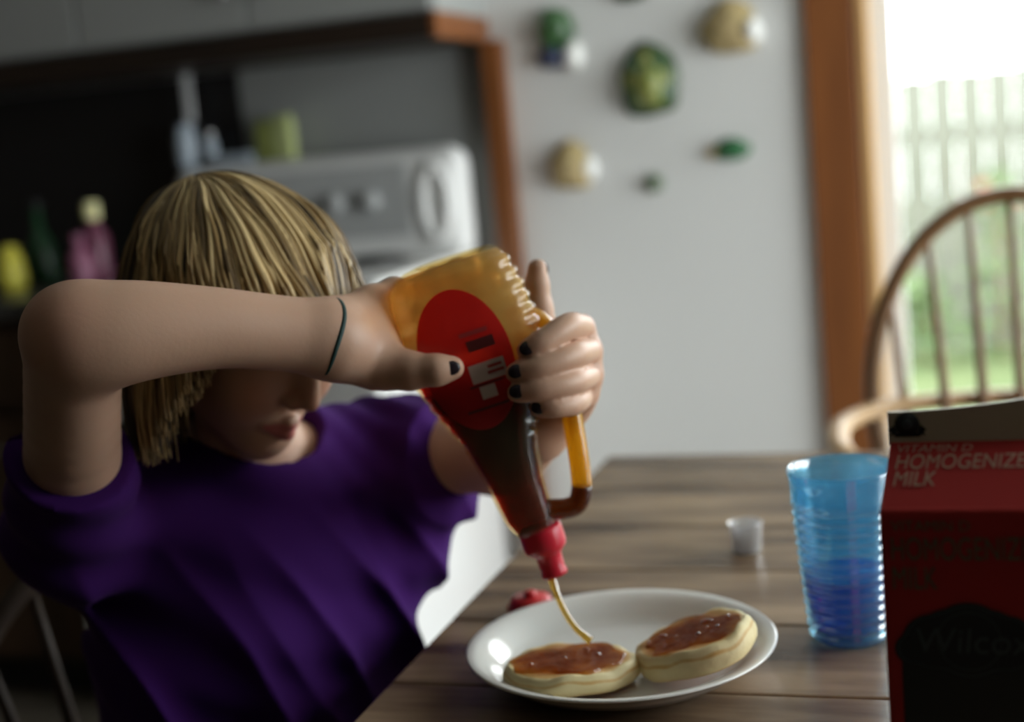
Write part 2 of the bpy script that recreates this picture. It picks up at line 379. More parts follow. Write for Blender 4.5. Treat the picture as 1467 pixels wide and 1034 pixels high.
bottle_thing('mauve_bottle', (c.x,c.y,.91), [(.026,0),(.028,.008),(.028,H*.7),(.012,H*.9),(.012,H)], m_mauve, m_mauve, [(.014,H),(.014,H+.02),(.010,H+.024)], 'mauve plastic bottle standing in front of the dark red bottle')
c = on_y(15,380,2.86); H = c.z-.91
lem = empty('yellow_canister', (c.x,c.y,.91), 0, 'round yellow canister at the far left end of the counter', 'canister')
lathe('body', [(.030,0),(.034,.01),(.036,H*.5),(.030,H+.02),(.02,H+.03)], m_yel, lem, 24); lathe('lid', [(.022,H+.03),(.022,H+.042),(.006,H+.047)], m_yel, lem, 20)
c = on_y(55,330,2.98); H = c.z-.91
bottle_thing('green_bottle', (c.x,c.y,.91), [(.032,0),(.034,.01),(.034,H*.75),(.013,H),(.013,H+.05)], m_dkgreen, m_black, [(.015,H+.05),(.015,H+.07),(.012,H+.072)], 'dark green bottle between the yellow canister and the dark red bottle')
TZ = 1.158; TY = SYB-.046
c = on_y(268,215,TY)
cr = empty('utensil_jar', (c.x,TY,TZ), 0, 'grey-blue glass jar standing on top of the stove back panel', 'jar')
lathe('body', [(.026,0),(.030,.006),(.031,.07),(.022,.095),(.024,.105),(.021,.105),(.019,.095),(.027,.068),(.026,.008),(.004,.006)], m_crock, cr, 24)
t2 = on_y(268,110,TY)
sp = empty('white_spatula', (c.x,TY,TZ+.012), 0, 'white spatula standing upright in the grey-blue jar', 'spatula')
dxs = t2.x-c.x; hh = t2.z-TZ-.012
tube('handle', [(.004,0,0),(dxs*.5,0,hh*.5)], [.004,.005], m_pale, sp, 8)
bm = bmesh.new(); bm_box(bm, (dxs*.8-.012,-.003,hh*.48), (dxs*.8+.012,.003,hh+.01), .0025, 2); from_bm('blade', bm, m_pale, sp)
for px, w_, hgt, mm, lab in ((385,.022,.098,m_olive,'olive spice tin on the stove back panel, next to the pale green one'), (412,.023,.105,m_grn,'pale green spice tin on the stove back panel, right of the olive one')):
    c = on_y(px,230,TY); s_ = empty('spice_tin', (c.x,TY,TZ), 0, lab, 'tin', 'spice tins on the stove panel')
    box('body', (-w_,-.018,0), (w_,.018,hgt-.015), mm, s_, bevel=.004); box('lid', (-w_+.003,-.015,hgt-.015), (w_-.003,.015,hgt), mm, s_, bevel=.003)
c = on_y(300,200,TY)
sb_ = empty('salt_shaker', (c.x,TY,TZ), 0, 'small grey shaker beside the grey-blue jar on the stove panel', 'shaker')
lathe('body', [(.018,0),(.02,.005),(.016,.06),(.014,.065)], m_crock, sb_, 16); lathe('cap', [(.015,.065),(.016,.08),(.010,.09),(.002,.092)], m_chrome, sb_, 16)
c = on_y(340,232,TY)
box_ = empty('recipe_box', (c.x,TY,TZ), 0, 'low pale box lying on the stove back panel behind the girl\'s head', 'box')
box('body', (-.05,-.03,0), (.05,.03,.016), m_crock, box_, bevel=.003); box('lid', (-.051,-.031,.016), (.051,.031,.024), m_crock, box_, bevel=.003)

# ------------------------------------------------------------------ ceramic wall ornaments
m_dg = M('dark_green_glaze', (.025,.045,.02), .25, noise=(40,(.05,.10,.03))); m_yg = M('yellow_green_glaze', (.30,.30,.07), .3, noise=(55,(.14,.20,.06)))
m_tan = M('tan_bisque', (.45,.34,.17), .6, noise=(25,(.36,.28,.12))); m_wht = M('white_glaze', (.85,.85,.82), .1)
m_mg = M('mid_green_glaze', (.06,.15,.05), .3, noise=(40,(.03,.07,.03))); m_navy = M('navy_glaze', (.03,.04,.09), .25); m_gy = M('grey_green_glaze', (.16,.20,.14), .4)
def blob_mesh(name, rx, rz, depth, m, parent, loc, arch=0., nr=10, ns=28, seed=0, bumpy=.0):
    """half-relief: an outline swelling out from the wall (towards -y) and closed at the back; arch squares off the foot"""
    rr = random.Random(seed); ph = [rr.uniform(0,6.28) for _ in range(4)]
    vs, fs = [], []
    for j in range(nr+1):
        q = j/nr; k = math.cos(q*math.pi/2); y = -depth*math.sin(q*math.pi/2)
        for i in range(ns):
            a = 2*math.pi*i/ns; x, z = math.cos(a), math.sin(a)
            if arch and z < 0:
                mx = max(abs(x), abs(z)); x, z = (x*(1-arch)+x/mx*arch), (z*(1-arch)+z/mx*arch)
            if arch and z > 0: x = x*(1-.25*z*arch)
            w = 1+bumpy*(math.sin(3*a+ph[0])+.6*math.sin(5*a+ph[1]+4*q))
            vs.append((loc[0]+rx*x*k*w, loc[1]+y, loc[2]+rz*z*k*w))
    for j in range(nr):
        for i in range(ns):
            n_ = (i+1) % ns; fs.append((j*ns+i, (j+1)*ns+i, (j+1)*ns+n_, j*ns+n_))
    fs.append(tuple(range(ns))); return mesh(name, vs, fs, m, parent)
def ornament(px, py, label):
    w = on_y(px,py,YB); return empty('wall_ornament', (w.x,YB,w.z), 0, label, 'ornament', 'ceramic ornaments on the kitchen wall')
S_ = 3.05/FPX
o = ornament(930,112,'large arched dark green ceramic ornament with yellow-green centre')
blob_mesh('rim', 46*S_, 56*S_, .035, m_dg, o, (0,0,0), .6, bumpy=.03, seed=1); blob_mesh('centre', 28*S_, 36*S_, .05, m_yg, o, (.004,-.008,-.012), .5, bumpy=.05, seed=2)
for k in range(7):
    a = -.5+k*.7; blob_mesh('leaf', .014, .02, .014, m_yg if k % 2 else m_mg, o, (.05*math.cos(a)*.8,-.026,.05*math.sin(a)-.01), 0, 5, 10)
o = ornament(797,58,'ceramic ornament with a green top, navy foot and white side, upper left of the wall')
blob_mesh('crown', 30*S_, 32*S_, .05, m_mg, o, (0,0,.028), .3, bumpy=.06, seed=3); blob_mesh('foot', 24*S_, 17*S_, .04, m_navy, o, (-.012,0,-.036), .3); blob_mesh('shell', 17*S_, 22*S_, .035, m_wht, o, (.038,0,-.038))
o = ornament(1052,38,'tan ceramic ornament with a shiny white patch, nearest the door casing at the top')
blob_mesh('body', 42*S_, 40*S_, .05, m_tan, o, (-.01,0,0), .3, bumpy=.06, seed=5); blob_mesh('shell', 13*S_, 20*S_, .05, m_wht, o, (.042,-.004,-.012))
o = ornament(820,235,'tan and yellow wedge-shaped ceramic ornament with a white edge, lower left of the wall')
blob_mesh('body', 32*S_, 38*S_, .045, m_tan, o, (-.005,0,0), .7, bumpy=.04, seed=6); blob_mesh('shell', 11*S_, 19*S_, .03, m_wht, o, (.042,0,-.012))
o = ornament(1045,214,'small bright green leaf-shaped ceramic ornament, right of the wall')
blob_mesh('body', 27*S_, 17*S_, .03, M('leaf_green_glaze',(.03,.13,.05),.25), o, (.006,0,0), .2, bumpy=.06, seed=7); blob_mesh('stalk', 10*S_, 8*S_, .02, m_tan, o, (-.038,0,-.004))
o = ornament(937,262,'tiny grey-green ceramic ornament, lowest on the wall')
blob_mesh('body', 15*S_, 15*S_, .022, m_gy, o, (0,0,0), .2, bumpy=.08, seed=8); blob_mesh('knob', 6*S_, 6*S_, .028, m_dg, o, (.006,0,.006))
o = ornament(903,-14,'dark ceramic ornament cut off by the top edge of the picture')
blob_mesh('body', 26*S_, 17*S_, .03, m_dg, o, (0,0,0), .3, bumpy=.05, seed=9); blob_mesh('shell', 9*S_, 9*S_, .03, m_wht, o, (.02,-.004,.004))

# ------------------------------------------------------------------ table
TX0, TX1, TYF, TYB, TH_ = -.455, 1.25, .66, 1.775, .74
tb = empty('dining_table', (TX0,TYF,0), 0, 'worn dark wooden plank dining table under the plate', 'table')
edges = [.66,.80,.90,1.008,1.155,1.30,1.45,1.61,1.775]
for i in range(len(edges)-1):
    y0, y1 = edges[i]+.0008, edges[i+1]-.0008; dz = random.uniform(-.0004,.0)
    o = box('plank', (0,y0-TYF,TH_-.032), (TX1-TX0,y1-TYF,TH_+dz), m_table, tb, bevel=.0022)
for y0 in (TYF+.09,TYB-.115): box('apron', (.09,y0-TYF,TH_-.11), (TX1-TX0-.09,y0+.025-TYF,TH_-.032), m_tleg, tb, bevel=.002)
for x0 in (.07,TX1-TX0-.095): box('apron', (x0,.115,TH_-.11), (x0+.025,TYB-TYF-.115,TH_-.032), m_tleg, tb, bevel=.002)
for x in (.10,TX1-TX0-.10):
    for y in (.10,TYB-TYF-.10):
        lathe('leg', [(.022,0),(.028,.03),(.024,.08),(.034,.35),(.038,.5),(.028,.56),(.04,.6),(.04,TH_-.032)], m_tleg, tb, 20, (x,y,0))

# ------------------------------------------------------------------ windsor chairs
def windsor(loc, rz, label, arms=True, top=1.02, m=m_chair):
    r = empty('windsor_chair', loc, rz, label, 'chair')
    n = 36; vs, fs = [], []
    for z, k in ((.425,.9),(.43,.97),(.445,1.0),(.455,.985),(.452,.9),(.444,.6)):
        for i in range(n):
            a = 2*math.pi*i/n; x, y = math.cos(a), math.sin(a)
            e = 2.6; rr_ = (abs(x)**e+abs(y)**e)**(-1/e)
            vs.append((.215*x*rr_*k, .205*y*rr_*k, z))
    for j in range(5):
        for i in range(n): q = (i+1) % n; fs.append((j*n+i, j*n+q, (j+1)*n+q, (j+1)*n+i))
    fs.append(tuple(range(n))[::-1]); fs.append(tuple(range(5*n,6*n)))
    mesh('seat', vs, fs, m, r)
    for sx in (-1,1):
        for sy in (-1,1):
            a = Vector((sx*.15,sy*.14,.43)); b = Vector((sx*.205,sy*.195,0))
            tube('leg', [a+(b-a)*t for t in (0,.15,.3,.5,.62,.75,1)], [.013,.015,.02,.017,.02,.016,.010], m, r, 10)
        a = Vector((sx*.178,-.168,.2)); b = Vector((sx*.178,.168,.2)); tube('stretcher', [a,(a+b)/2,b], [.008,.013,.008], m, r, 8)
    tube('stretcher', [(-.178,0,.2),(0,0,.2),(.178,0,.2)], [.008,.013,.008], m, r, 8)
    zb = .73 if arms else .45
    def back_y(z): return .185+(z-.45)*.13
    hoop = []
    for a in np.linspace(-.12, math.pi+.12, 34):
        z = .74+(top-.74)*math.sin(a) if top > .9 else .6+(top-.6)*math.sin(a)
        x = .205*math.cos(a)
        hoop.append((x, back_y(z), z))
    x0 = hoop[0][0]
    pre = [(x0*k, back_y(z), z) for z, k in ((.45,.80),(.55,.9),(.64,.96))] if top > .9 else [(x0*.88, back_y(.45), .45)]
    hoop = pre+hoop+[(-p[0],p[1],p[2]) for p in pre[::-1]]
    tube('hoop', hoop, .0125, m, r, 10)
    for k in range(7):
        x = (k-3)*.045; xt = (k-3)*.058
        zt = (.74+(top-.74)*math.sqrt(max(0,1-(xt/.205)**2))) if top > .9 else (.6+(top-.6)*math.sqrt(max(0,1-(xt/.205)**2)))
        a = Vector((x,back_y(.45)-.02,.45)); b = Vector((xt,back_y(zt),zt))
        tube('spindle', [a+(b-a)*t for t in (0,.35,.7,1)], [.0055,.009,.0065,.005], m, r, 8)
    if arms:
        bow = bez([(-.255,-.03,.715),(-.262,.05,.72),(-.245,.14,.725),(-.17,.212,.73),(0,.235,.73),(.17,.212,.73),(.245,.14,.725),(.262,.05,.72),(.255,-.03,.715)], 6)
        tube('arm_bow', bow, [.021]+[.017]*(len(bow)-2)+[.021], m_arm, r, 10, flat=.7)
        for sx in (-1,1): tube('arm_post', [(sx*.2,-.06,.45),(sx*.235,-.04,.58),(sx*.255,-.015,.715)], [.008,.014,.008], m, r, 8)
    return r
c = V2W(P(1478,450,2.0))
windsor((c.x+.005, 1.905, 0), math.radians(6), 'hoop-backed brown spindle armchair at the far side of the table')

# ------------------------------------------------------------------ milk carton
crt = V2W(P(1265,850,.80)); CW = .0955
ca = empty('milk_carton', (crt.x,crt.y,TH_), 0, 'red gable-top milk carton with a dark crest standing in front of the blue tumbler', 'carton')
m_red = M('dark_red_carton', (.40,.028,.026), .6, spec=.2); m_cwhite = M('cream_carton_board', (.50,.42,.30), .5); m_cblk = M('black_print', (.012,.014,.016), .6)
m_cgrey = M('pale_print', (.46,.28,.21), .6, spec=.2); m_cnavy = M('dim_green_print', (.13,.12,.07), .6); m_cgl = M('dark_slate_print', (.05,.06,.065), .6); m_side = M('dark_carton_panel', (.016,.018,.018), .5)
HS, HR, HF = .2035, .0275, .0175
W = CW; zt = HS+HR
bev = .003
body = box('body', (0,0,0), (W,W,HS), m_red, ca, bevel=bev, seg=3)
g = .0015
vs = [(g,g,HS-.001),(W-g,g,HS-.001),(W-g,W-g,HS-.001),(g,W-g,HS-.001), (.0055,W/2-.002,zt),(W-.0055,W/2-.002,zt),(W-.0055,W/2+.002,zt),(.0055,W/2+.002,zt), (.030,W/2,zt-.004),(W-.030,W/2,zt-.004)]
fs = [(0,1,5,4),(2,3,7,6),(3,0,8),(0,4,8),(7,3,8),(1,2,9),(5,1,9),(2,6,9),(4,5,6,7)]
mesh('gable', vs, fs, m_red, ca, smooth=False)
# top fin: raised a little at the right end where it has been opened
nf = 12; vs, fs = [], []
for i in range(nf+1):
    t = i/nf; x = .0045+(W-.009)*t; lift = .0062*t*t+.0015*t
    for y, z in ((W/2-.0022,zt-.002),(W/2-.0020,zt+HF+lift),(W/2+.0020,zt+HF+lift),(W/2+.0022,zt-.002)): vs.append((x,y,z))
for i in range(nf):
    for k in range(4): q = (k+1) % 4; fs.append((i*4+k, i*4+q, (i+1)*4+q, (i+1)*4+k))
fs += [(3,2,1,0),(nf*4,nf*4+1,nf*4+2,nf*4+3)]
fin = mesh('top_fin', vs, fs, m_cwhite, ca, smooth=False)
def text(s, size, m, parent, mat, off=0, shear=0, ext=.00012, sx=1):
    cu = bpy.data.curves.new('lettering', 'FONT'); cu.body = s; cu.size = size; cu.shear = shear; cu.offset = off; cu.extrude = ext
    cu.materials.append(m); o = bpy.data.objects.new('lettering', cu); COL.objects.link(o); bpy.context.view_layer.update(); me = bpy.data.meshes.new_from_object(o.evaluated_get(bpy.context.evaluated_depsgraph_get())); bpy.data.objects.remove(o); me.name = 'lettering'; o = bpy.data.objects.new('lettering', me); link(o, parent); o.matrix_basis = mat@Matrix.Diagonal((sx,1,1,1)); return o
face = Matrix(((1,0,0,0),(0,0,-1,-.0003),(0,1,0,0),(0,0,0,1)))                       # x right, y up on the front face
sl = math.atan2(HR, W/2-.002)
gab = Matrix.Translation((0,g-.0004,HS))@Matrix.Rotation(sl,4,'X')
def on_face(x, z): return face@Matrix.Translation((x,z,0)) if False else Matrix.Translation((x,-.0004,z))@Matrix.Rotation(math.pi/2,4,'X')
L = math.hypot(HR, W/2)
text('VITAMIN D', .0085, m_cgrey, ca, gab@Matrix.Translation((.0085,L*.80,.0004)), 0, .25, sx=1.0)
text('HOMOGENIZED', .0165, m_cgrey, ca, gab@Matrix.Translation((.0075,L*.555,.0004)), 0, .25, sx=.655)
text('MILK', .0165, m_cgrey, ca, gab@Matrix.Translation((.0065,L*.31,.0004)), 0, .25, sx=.655)
text('VITAMIN D', .0085, m_cnavy, ca, on_face(.006,HS-.0125), 0, .0, sx=1.0)
text('HOMOGENIZED', .0185, m_cnavy, ca, on_face(.005,HS-.029), 0, .0, sx=.612)
text('MILK', .0185, m_cnavy, ca, on_face(.005,HS-.046), 0, .0, sx=.612)
# round seal with ribbon on the fin
fy_ = W/2-.0024
seal = lathe('seal', [(.0058,0),(.0058,.0003),(.0001,.0003)], m_cblk, ca, 24); seal.matrix_basis = Matrix.Translation((.0155,fy_,zt+.0103))@Matrix.Rotation(math.pi/2,4,'X')@Matrix.Scale(1.22,4)
s2 = lathe('seal_centre', [(.0026,0),(.0026,.0005),(.0001,.0005)], m_cgl, seal, 20)
bm = bmesh.new()
for pl in ([(-.0088,-.0026),(-.0062,-.0002),(-.0045,-.0045),(-.0088,-.0055),(-.0072,-.004)], [(.0088,-.0026),(.0062,-.0002),(.0045,-.0045),(.0088,-.0055),(.0072,-.004)], [(-.006,-.0042),(.006,-.0042),(.006,-.006),(-.006,-.006)]):
    bm.faces.new([bm.verts.new((.0155+x*1.22, fy_-.0003, zt+.0103+z*1.2)) for x, z in pl])
from_bm('ribbon', bm, m_cblk, ca)
# crest panel on the lower front: scalloped frame, lettering, dark lower field
def outline(pts, y):
    return [(x,y,z) for x, z in pts]
def crest_pts(grow=0):
    out = []
    cx, cz = W*.475, .1275
    for a in np.linspace(0, 2*math.pi, 96, endpoint=False):
        x, z = math.cos(a), math.sin(a)
        cands = []
        for (ox, oz, rr_) in ((0,0,.0205),(-.019,-.001,.0152),(.019,-.001,.0152),(-.030,-.005,.0085),(.030,-.005,.0085),(-.010,0,.017),(.010,0,.017)):
            # ray/circle exit
            b = ox*x+oz*z; q = b*b-(ox*ox+oz*oz-rr_*rr_)
            if q > 0: cands.append(b+math.sqrt(q))
        out.append((cx+x*(max(cands)+grow), cz+z*(max(cands)+grow)))
    return out
bm = bmesh.new(); bm.faces.new([bm.verts.new(p) for p in outline([(.0085,.004),(W-.0085,.004),(W-.0085,.1255),(.0085,.1255)], -.0003)])
from_bm('dark_field', bm, m_side, ca)
bm = bmesh.new(); bm.faces.new([bm.verts.new(p) for p in outline(crest_pts(.002), -.0005)]); from_bm('crest', bm, m_cblk, ca)
def band(name, grow, w, y, m):
    a = outline(crest_pts(grow), y); b = outline(crest_pts(grow+w), y); n = len(a)
    return mesh(name, a+b, [(i,(i+1) % n,n+(i+1) % n,n+i) for i in range(n)], m, ca, False)
band('crest_border', -.0006, .0009, -.0007, m_cgl)
bm = bmesh.new()
lp = [(W*.475+.0165*math.cos(a), .1275+.0165*math.sin(a)) for a in np.linspace(0,2*math.pi,48,endpoint=False)]; lq = [(W*.475+.0172*math.cos(a), .1275+.0172*math.sin(a)) for a in np.linspace(0,2*math.pi,48,endpoint=False)]
mesh('crest_ring', outline(lp,-.0007)+outline(lq,-.0007), [(i,(i+1) % 48,48+(i+1) % 48,48+i) for i in range(48)], m_cgl, ca, False)
text('Wilcox', .021, m_cgl, ca, Matrix.Translation((.0155,-.0008,.1205))@Matrix.Rotation(math.pi/2,4,'X'), 0, .1, sx=1.0)

# ------------------------------------------------------------------ blue tumbler with milk
gb = on_z(1219,911,TH_)
tm = empty('blue_tumbler', (gb.x,gb.y,TH_), 0, 'blue translucent ribbed plastic tumbler half full, beside the carton', 'tumbler')
GH, RB, RT = .143, .0322, .0432
m_blue = thin('blue_plastic', (.60,.88,.985), .10, body=(.20,.62,.95), body_mix=.22, rough=.06)
m_milk = thin('deep_blue_drink', (.14,.44,.86), .015, body=(.02,.20,.75), body_mix=.40, rough=.1)
def rad(z): return RB+(RT-RB)*(z/GH)**.9
prof = [(.001,.004),(RB-.006,.004),(RB-.003,.001),(RB,.004)]
for k in range(1,118):
    z = .006+k*(GH*.80-.006)/117
    prof.append((rad(z)+.0019*(1-abs(math.sin(math.pi*k/117*13)))**.8-.0008, z))
prof += [(rad(GH*.84),GH*.84),(rad(GH*.93),GH*.93),(rad(GH)+.0006,GH-.002),(rad(GH),GH),(rad(GH)-.0018,GH-.001),(rad(GH*.93)-.002,GH*.93),(rad(GH*.6)-.0026,GH*.6),(rad(GH*.3)-.0026,GH*.3),(RB-.003,.010),(.001,.010)]
lathe('body', prof, m_blue, tm, 64, cap=False)
LZ = .0555
mk = lathe('blue_drink', [(.001,.0105),(RB-.0035,.0105),(rad(LZ)-.003,LZ),(.001,LZ)], m_milk, None, 48, (0,0,0)); mk.location = (gb.x,gb.y,TH_)
mk.name = 'drink'; tag(mk, 'dark blue-looking drink filling the lower half of the ribbed tumbler', 'drink')

# ------------------------------------------------------------------ small clear cup and red cap on the table
cb = on_z(1070,789,TH_)
m_clear = thin('clear_plastic', (.93,.94,.95), .14, body=(.95,.95,.97), body_mix=.48, rough=.1)
cup = empty('small_clear_cup', (cb.x,cb.y,TH_), 0, 'tiny clear plastic cup standing alone in the middle of the table', 'cup')
lathe('body', [(k_*.9,z_*.87) for k_, z_ in [(.001,.002),(.0145,.002),(.0150,0),(.0158,.002),(.0185,.033),(.0190,.034),(.0178,.034),(.0148,.0045),(.001,.0045)]], m_clear, cup, 32, cap=False)
m_capred = M('red_cap_plastic', (.50,.02,.025), .3, sss=.0)
rc_ = on_z(762,877,TH_)
rcap = empty('loose_red_cap', (rc_.x,rc_.y,TH_), math.radians(14), 'loose red plastic cap lying on the table behind the plate', 'cap')
lathe('body', [(.0190,0),(.0195,.002),(.019,.012),(.0175,.0145),(.001,.015)], m_capred, rcap, 28); lathe('nub', [(.006,.0145),(.006,.019),(.004,.0205),(.0005,.0208)], m_capred, rcap, 16)
for k in range(4):
    a = k*1.57; box('tab', (.0185*math.cos(a)-.003,.0185*math.sin(a)-.003,.001), (.0185*math.cos(a)+.003,.0185*math.sin(a)+.003,.009), m_capred, rcap, bevel=.001)

# ------------------------------------------------------------------ plate and pancakes
pv = np.array((.0655,1.081,0)); pc = V2W((pv[0],pv[1],TH_))
m_china = M('white_china', (.80,.80,.76), .16, coat=.3)
plate = empty('dinner_plate', pc, 0, 'white china dinner plate holding two pancakes', 'plate')
R_ = .1230
lathe('body', [(.001,.003),(.060,.003),(.064,.0),(.072,0),(.074,.003),(.096,.006),(.106,.013),(.114,.0195),(R_,.0232),(R_+.0004,.0243),(R_-.0012,.0252),(.114,.0232),(.104,.0185),(.097,.0110),(.090,.0072),(.082,.0062),(.001,.0062)], m_china, plate, 96, cap=False)

def pancake_mat(name, topc, sidec):
    m = bpy.data.materials.new(name); m.use_nodes = True; nt = m.node_tree; b = nt.nodes['Principled BSDF']
    b.inputs['Roughness'].default_value = .6
    at = nt.nodes.new('ShaderNodeAttribute'); at.attribute_name = 'brown'
    tc = nt.nodes.new('ShaderNodeTexCoord'); nz = nt.nodes.new('ShaderNodeTexNoise'); nz.inputs['Scale'].default_value = 55; nz.inputs['Detail'].default_value = 5
    ad = nt.nodes.new('ShaderNodeMath'); ad.operation = 'MULTIPLY_ADD'; ad.inputs[1].default_value = .5; 
    sb = nt.nodes.new('ShaderNodeMath'); sb.operation = 'SUBTRACT'; sb.inputs[1].default_value = .25
    nt.links.new(tc.outputs['Object'], nz.inputs[0]); nt.links.new(nz.outputs[0], ad.inputs[0]); nt.links.new(at.outputs['Fac'], ad.inputs[2]); nt.links.new(ad.outputs[0], sb.inputs[0])
    rp = nt.nodes.new('ShaderNodeValToRGB'); e = rp.color_ramp.elements
    e[0].position = .15; e[0].color = (*sidec,1); e[1].position = .95; e[1].color = (*topc,1)
    k = e.new(.5); k.color = (.62,.36,.10,1)
    nt.links.new(sb.outputs[0], rp.inputs[0]); nt.links.new(rp.outputs[0], b.inputs['Base Color'])
    bp = nt.nodes.new('ShaderNodeBump'); bp.inputs['Strength'].default_value = .6; bp.inputs['Distance'].default_value = .003
    nt.links.new(nz.outputs[0], bp.inputs['Height']); nt.links.new(bp.outputs[0], b.inputs['Normal'])
    return m
m_pan = pancake_mat('golden_pancake', (.40,.15,.035), (.78,.66,.36))
m_syrup_top = thin('brown_syrup_glaze', (.66,.36,.11), .022, body=(.30,.11,.02), body_mix=.15, rough=.02, bump=(110,1.0))
tint_noise(m_syrup_top, 55, (.58,.26,.06), (.92,.70,.38)); m_drop = thin('syrup_drop', (.80,.50,.20), .16, rough=.02)
def wob(a, ph): return .035*math.sin(2*a+ph)+.022*math.sin(3*a+1.7*ph)+.012*math.sin(7*a+2.3*ph)
def pancake(R, T, ph, mat, label, drops=()):
    r = empty('pancake', (0,0,0), 0, label, 'pancake', 'pancakes on the plate'); r.matrix_world = mat
    prof = [(0,.0005,.9),(.55,.0,.9),(.84,.0,.8),(.92,.0015,.35),(.965,.004,.0),(.995,T*.38,-.05),(1.0,T*.58,.0),(.985,T*.70,.42),(.972,T*.76,.30),(.965,T*.84,-.05),(.935,T*.955,.0),(.89,T*1.0,.15),(.80,T*1.0,.62),(.62,T*.985,.9),(.35,T*.97,1.0),(0,T*.965,1.0)]
    n = 72; vs, fs, br = [], [], []
    for j, (k, z, bw) in enumerate(prof):
        for i in range(n):
            a = 2*math.pi*i/n; w = 1+wob(a,ph)*min(1,k*1.2)
            edge = .0010*math.sin(5*a+ph*3)+.0007*math.sin(11*a+ph)
            vs.append((R*k*w*math.cos(a), R*k*w*math.sin(a), z+(edge if .8 < k and j > 5 else 0)+.0008*math.sin(4*a+ph)*k)); br.append(bw)
    for j in range(len(prof)-1):
        for i in range(n): q = (i+1) % n; fs.append((j*n+i, j*n+q, (j+1)*n+q, (j+1)*n+i))
    b = mesh('cake', vs, fs, m_pan, r)
    at = b.data.attributes.new('brown', 'FLOAT', 'POINT'); at.data.foreach_set('value', br)
    # syrup pool lying on top
    vs, fs = [], []
    for j, (k, z) in enumerate(((0,.0016),(.3,.0019),(.6,.0018),(.85,.0016),(.97,.0011),(1,.0002))):
        for i in range(n):
            a = 2*math.pi*i/n; rr_ = R*.79*(1+.13*math.sin(2*a+ph)+.10*math.sin(3*a-ph)+.07*math.sin(5*a+2*ph)+.04*math.sin(9*a))
            vs.append((rr_*k*math.cos(a), rr_*k*math.sin(a), T*.985+z+.0004*math.sin(9*a+7*k+ph)*k))
    for j in range(5):
        for i in range(n): q = (i+1) % n; fs.append((j*n+i, (j+1)*n+i, (j+1)*n+q, j*n+q))
    s = mesh('syrup_glaze', vs, fs, m_syrup_top, r); s['label'] = 'glossy brown syrup pooled on top'
    for (dx, dy, dr, el) in drops:
        nd, vv, ff = 12, [], []
        for j in range(5):
            t = j/4*math.pi/2
            for i in range(nd):
                a = 2*math.pi*i/nd; x, y = dr*math.cos(t)*math.cos(a)*el, dr*math.cos(t)*math.sin(a)
                vv.append((dx+x*.7+y*.7, dy-x*.7+y*.7, T*.985+.0012+dr*.8*math.sin(t)))
        for j in range(4):
            for i in range(nd): q = (i+1) % nd; ff.append((j*nd+i, j*nd+q, (j+1)*nd+q, (j+1)*nd+i))
        mesh('syrup_drop', vv, ff, m_drop, s)
    return r
p1 = P(814,944,1.092); p1[2] = TH_+.0098
pl = V2W((p1[0]+.001, p1[1], p1[2]))
pancake(.0515, .0165, 1.2, Matrix.Translation(pl)@Matrix.Rotation(YAW,4,'Z')@Matrix.Rotation(math.radians(1),4,'Y')@Matrix.Rotation(math.radians(-4),4,'X'), 'golden pancake receiving the syrup stream, nearer the bottle', ((.022,.004,.0022,1),(-.030,-.008,.0016,1),(-.004,.002,.0018,1.4),(.014,.020,.002,2.0)))
p2 = P(1005,934,1.086)
tilt = Matrix.Rotation(YAW,4,'Z')@Matrix.Rotation(math.radians(-16),4,'Y')@Matrix.Rotation(math.radians(-5),4,'X')
pancake(.0485, .0215, 3.4, Matrix.Translation(V2W((p2[0],p2[1]+.002,TH_+.0195)))@tilt, 'syrup-covered pancake tilted up against the plate rim, next to the carton side', ((-.022,.016,.0020,2.2),(-.034,.012,.0016,1),(.014,.012,.0026,2.6),(.030,.006,.0022,1),(.004,-.012,.0022,1),(.012,-.004,.0018,1),(.020,-.010,.0020,1),(-.012,.002,.0016,1)))

# ------------------------------------------------------------------ syrup bottle
B0 = P(635,372,1.10); B1 = P(789,826,1.135)
PXM = float(np.linalg.norm(B1-B0))/480.0
B0_ = B0; Zb = B1-B0; Zb /= np.linalg.norm(Zb)
Xt = P(735,340,1.10)-P(635,372,1.10); Xb = Xt-Zb*Xt.dot(Zb); Xb /= np.linalg.norm(Xb); Yb = np.cross(Zb,Xb)
wb = [V2W(v) for v in (Xb,Yb,Zb)]; o0 = V2W(B0)
BM = Matrix(((wb[0].x,wb[1].x,wb[2].x,o0.x),(wb[0].y,wb[1].y,wb[2].y,o0.y),(wb[0].z,wb[1].z,wb[2].z,o0.z),(0,0,0,1)))
bot = empty('syrup_bottle', (0,0,0), 0, 'amber plastic syrup bottle with red oval label, held upside down over the plate', 'bottle'); bot.matrix_world = BM
m_amber = thin('amber_plastic', (.965,.87,.63), .026, body=(.92,.78,.46), body_mix=.04, rough=.14, bump=(60,.1))
m_film = thin('syrup_film', (.96,.80,.50), .01, body=(.92,.76,.44), body_mix=.30, rough=.3)
tint_noise(m_film, 22, (.80,.50,.16), (.98,.90,.68), (1,1,3.5))
m_handle = thin('amber_handle', (.95,.62,.10), .06, body=(.90,.52,.04), body_mix=.55, rough=.12)
m_syr = thin('brown_syrup', (1,1,1), .004, volume=((.78,.20,.01), 310), rough=.2)
SL = [0,3,8,16,30,55,100,151,200,262,320,384,402,412]
LT = [-42,-60,-74,-84,-92,-98,-101,-97,-83,-58,-46,-38,-31,-24]
SR = [0,6,20,60,100,140,170,200,237,290,334,380,402,412]
RTT = [66,78,88,97,101,102,94,78,61,44,37,35,33,30]
SD = [0,6,20,60,150,220,290,340,400,412]; DP = [.023,.029,.032,.034,.034,.032,.025,.020,.017,.015]
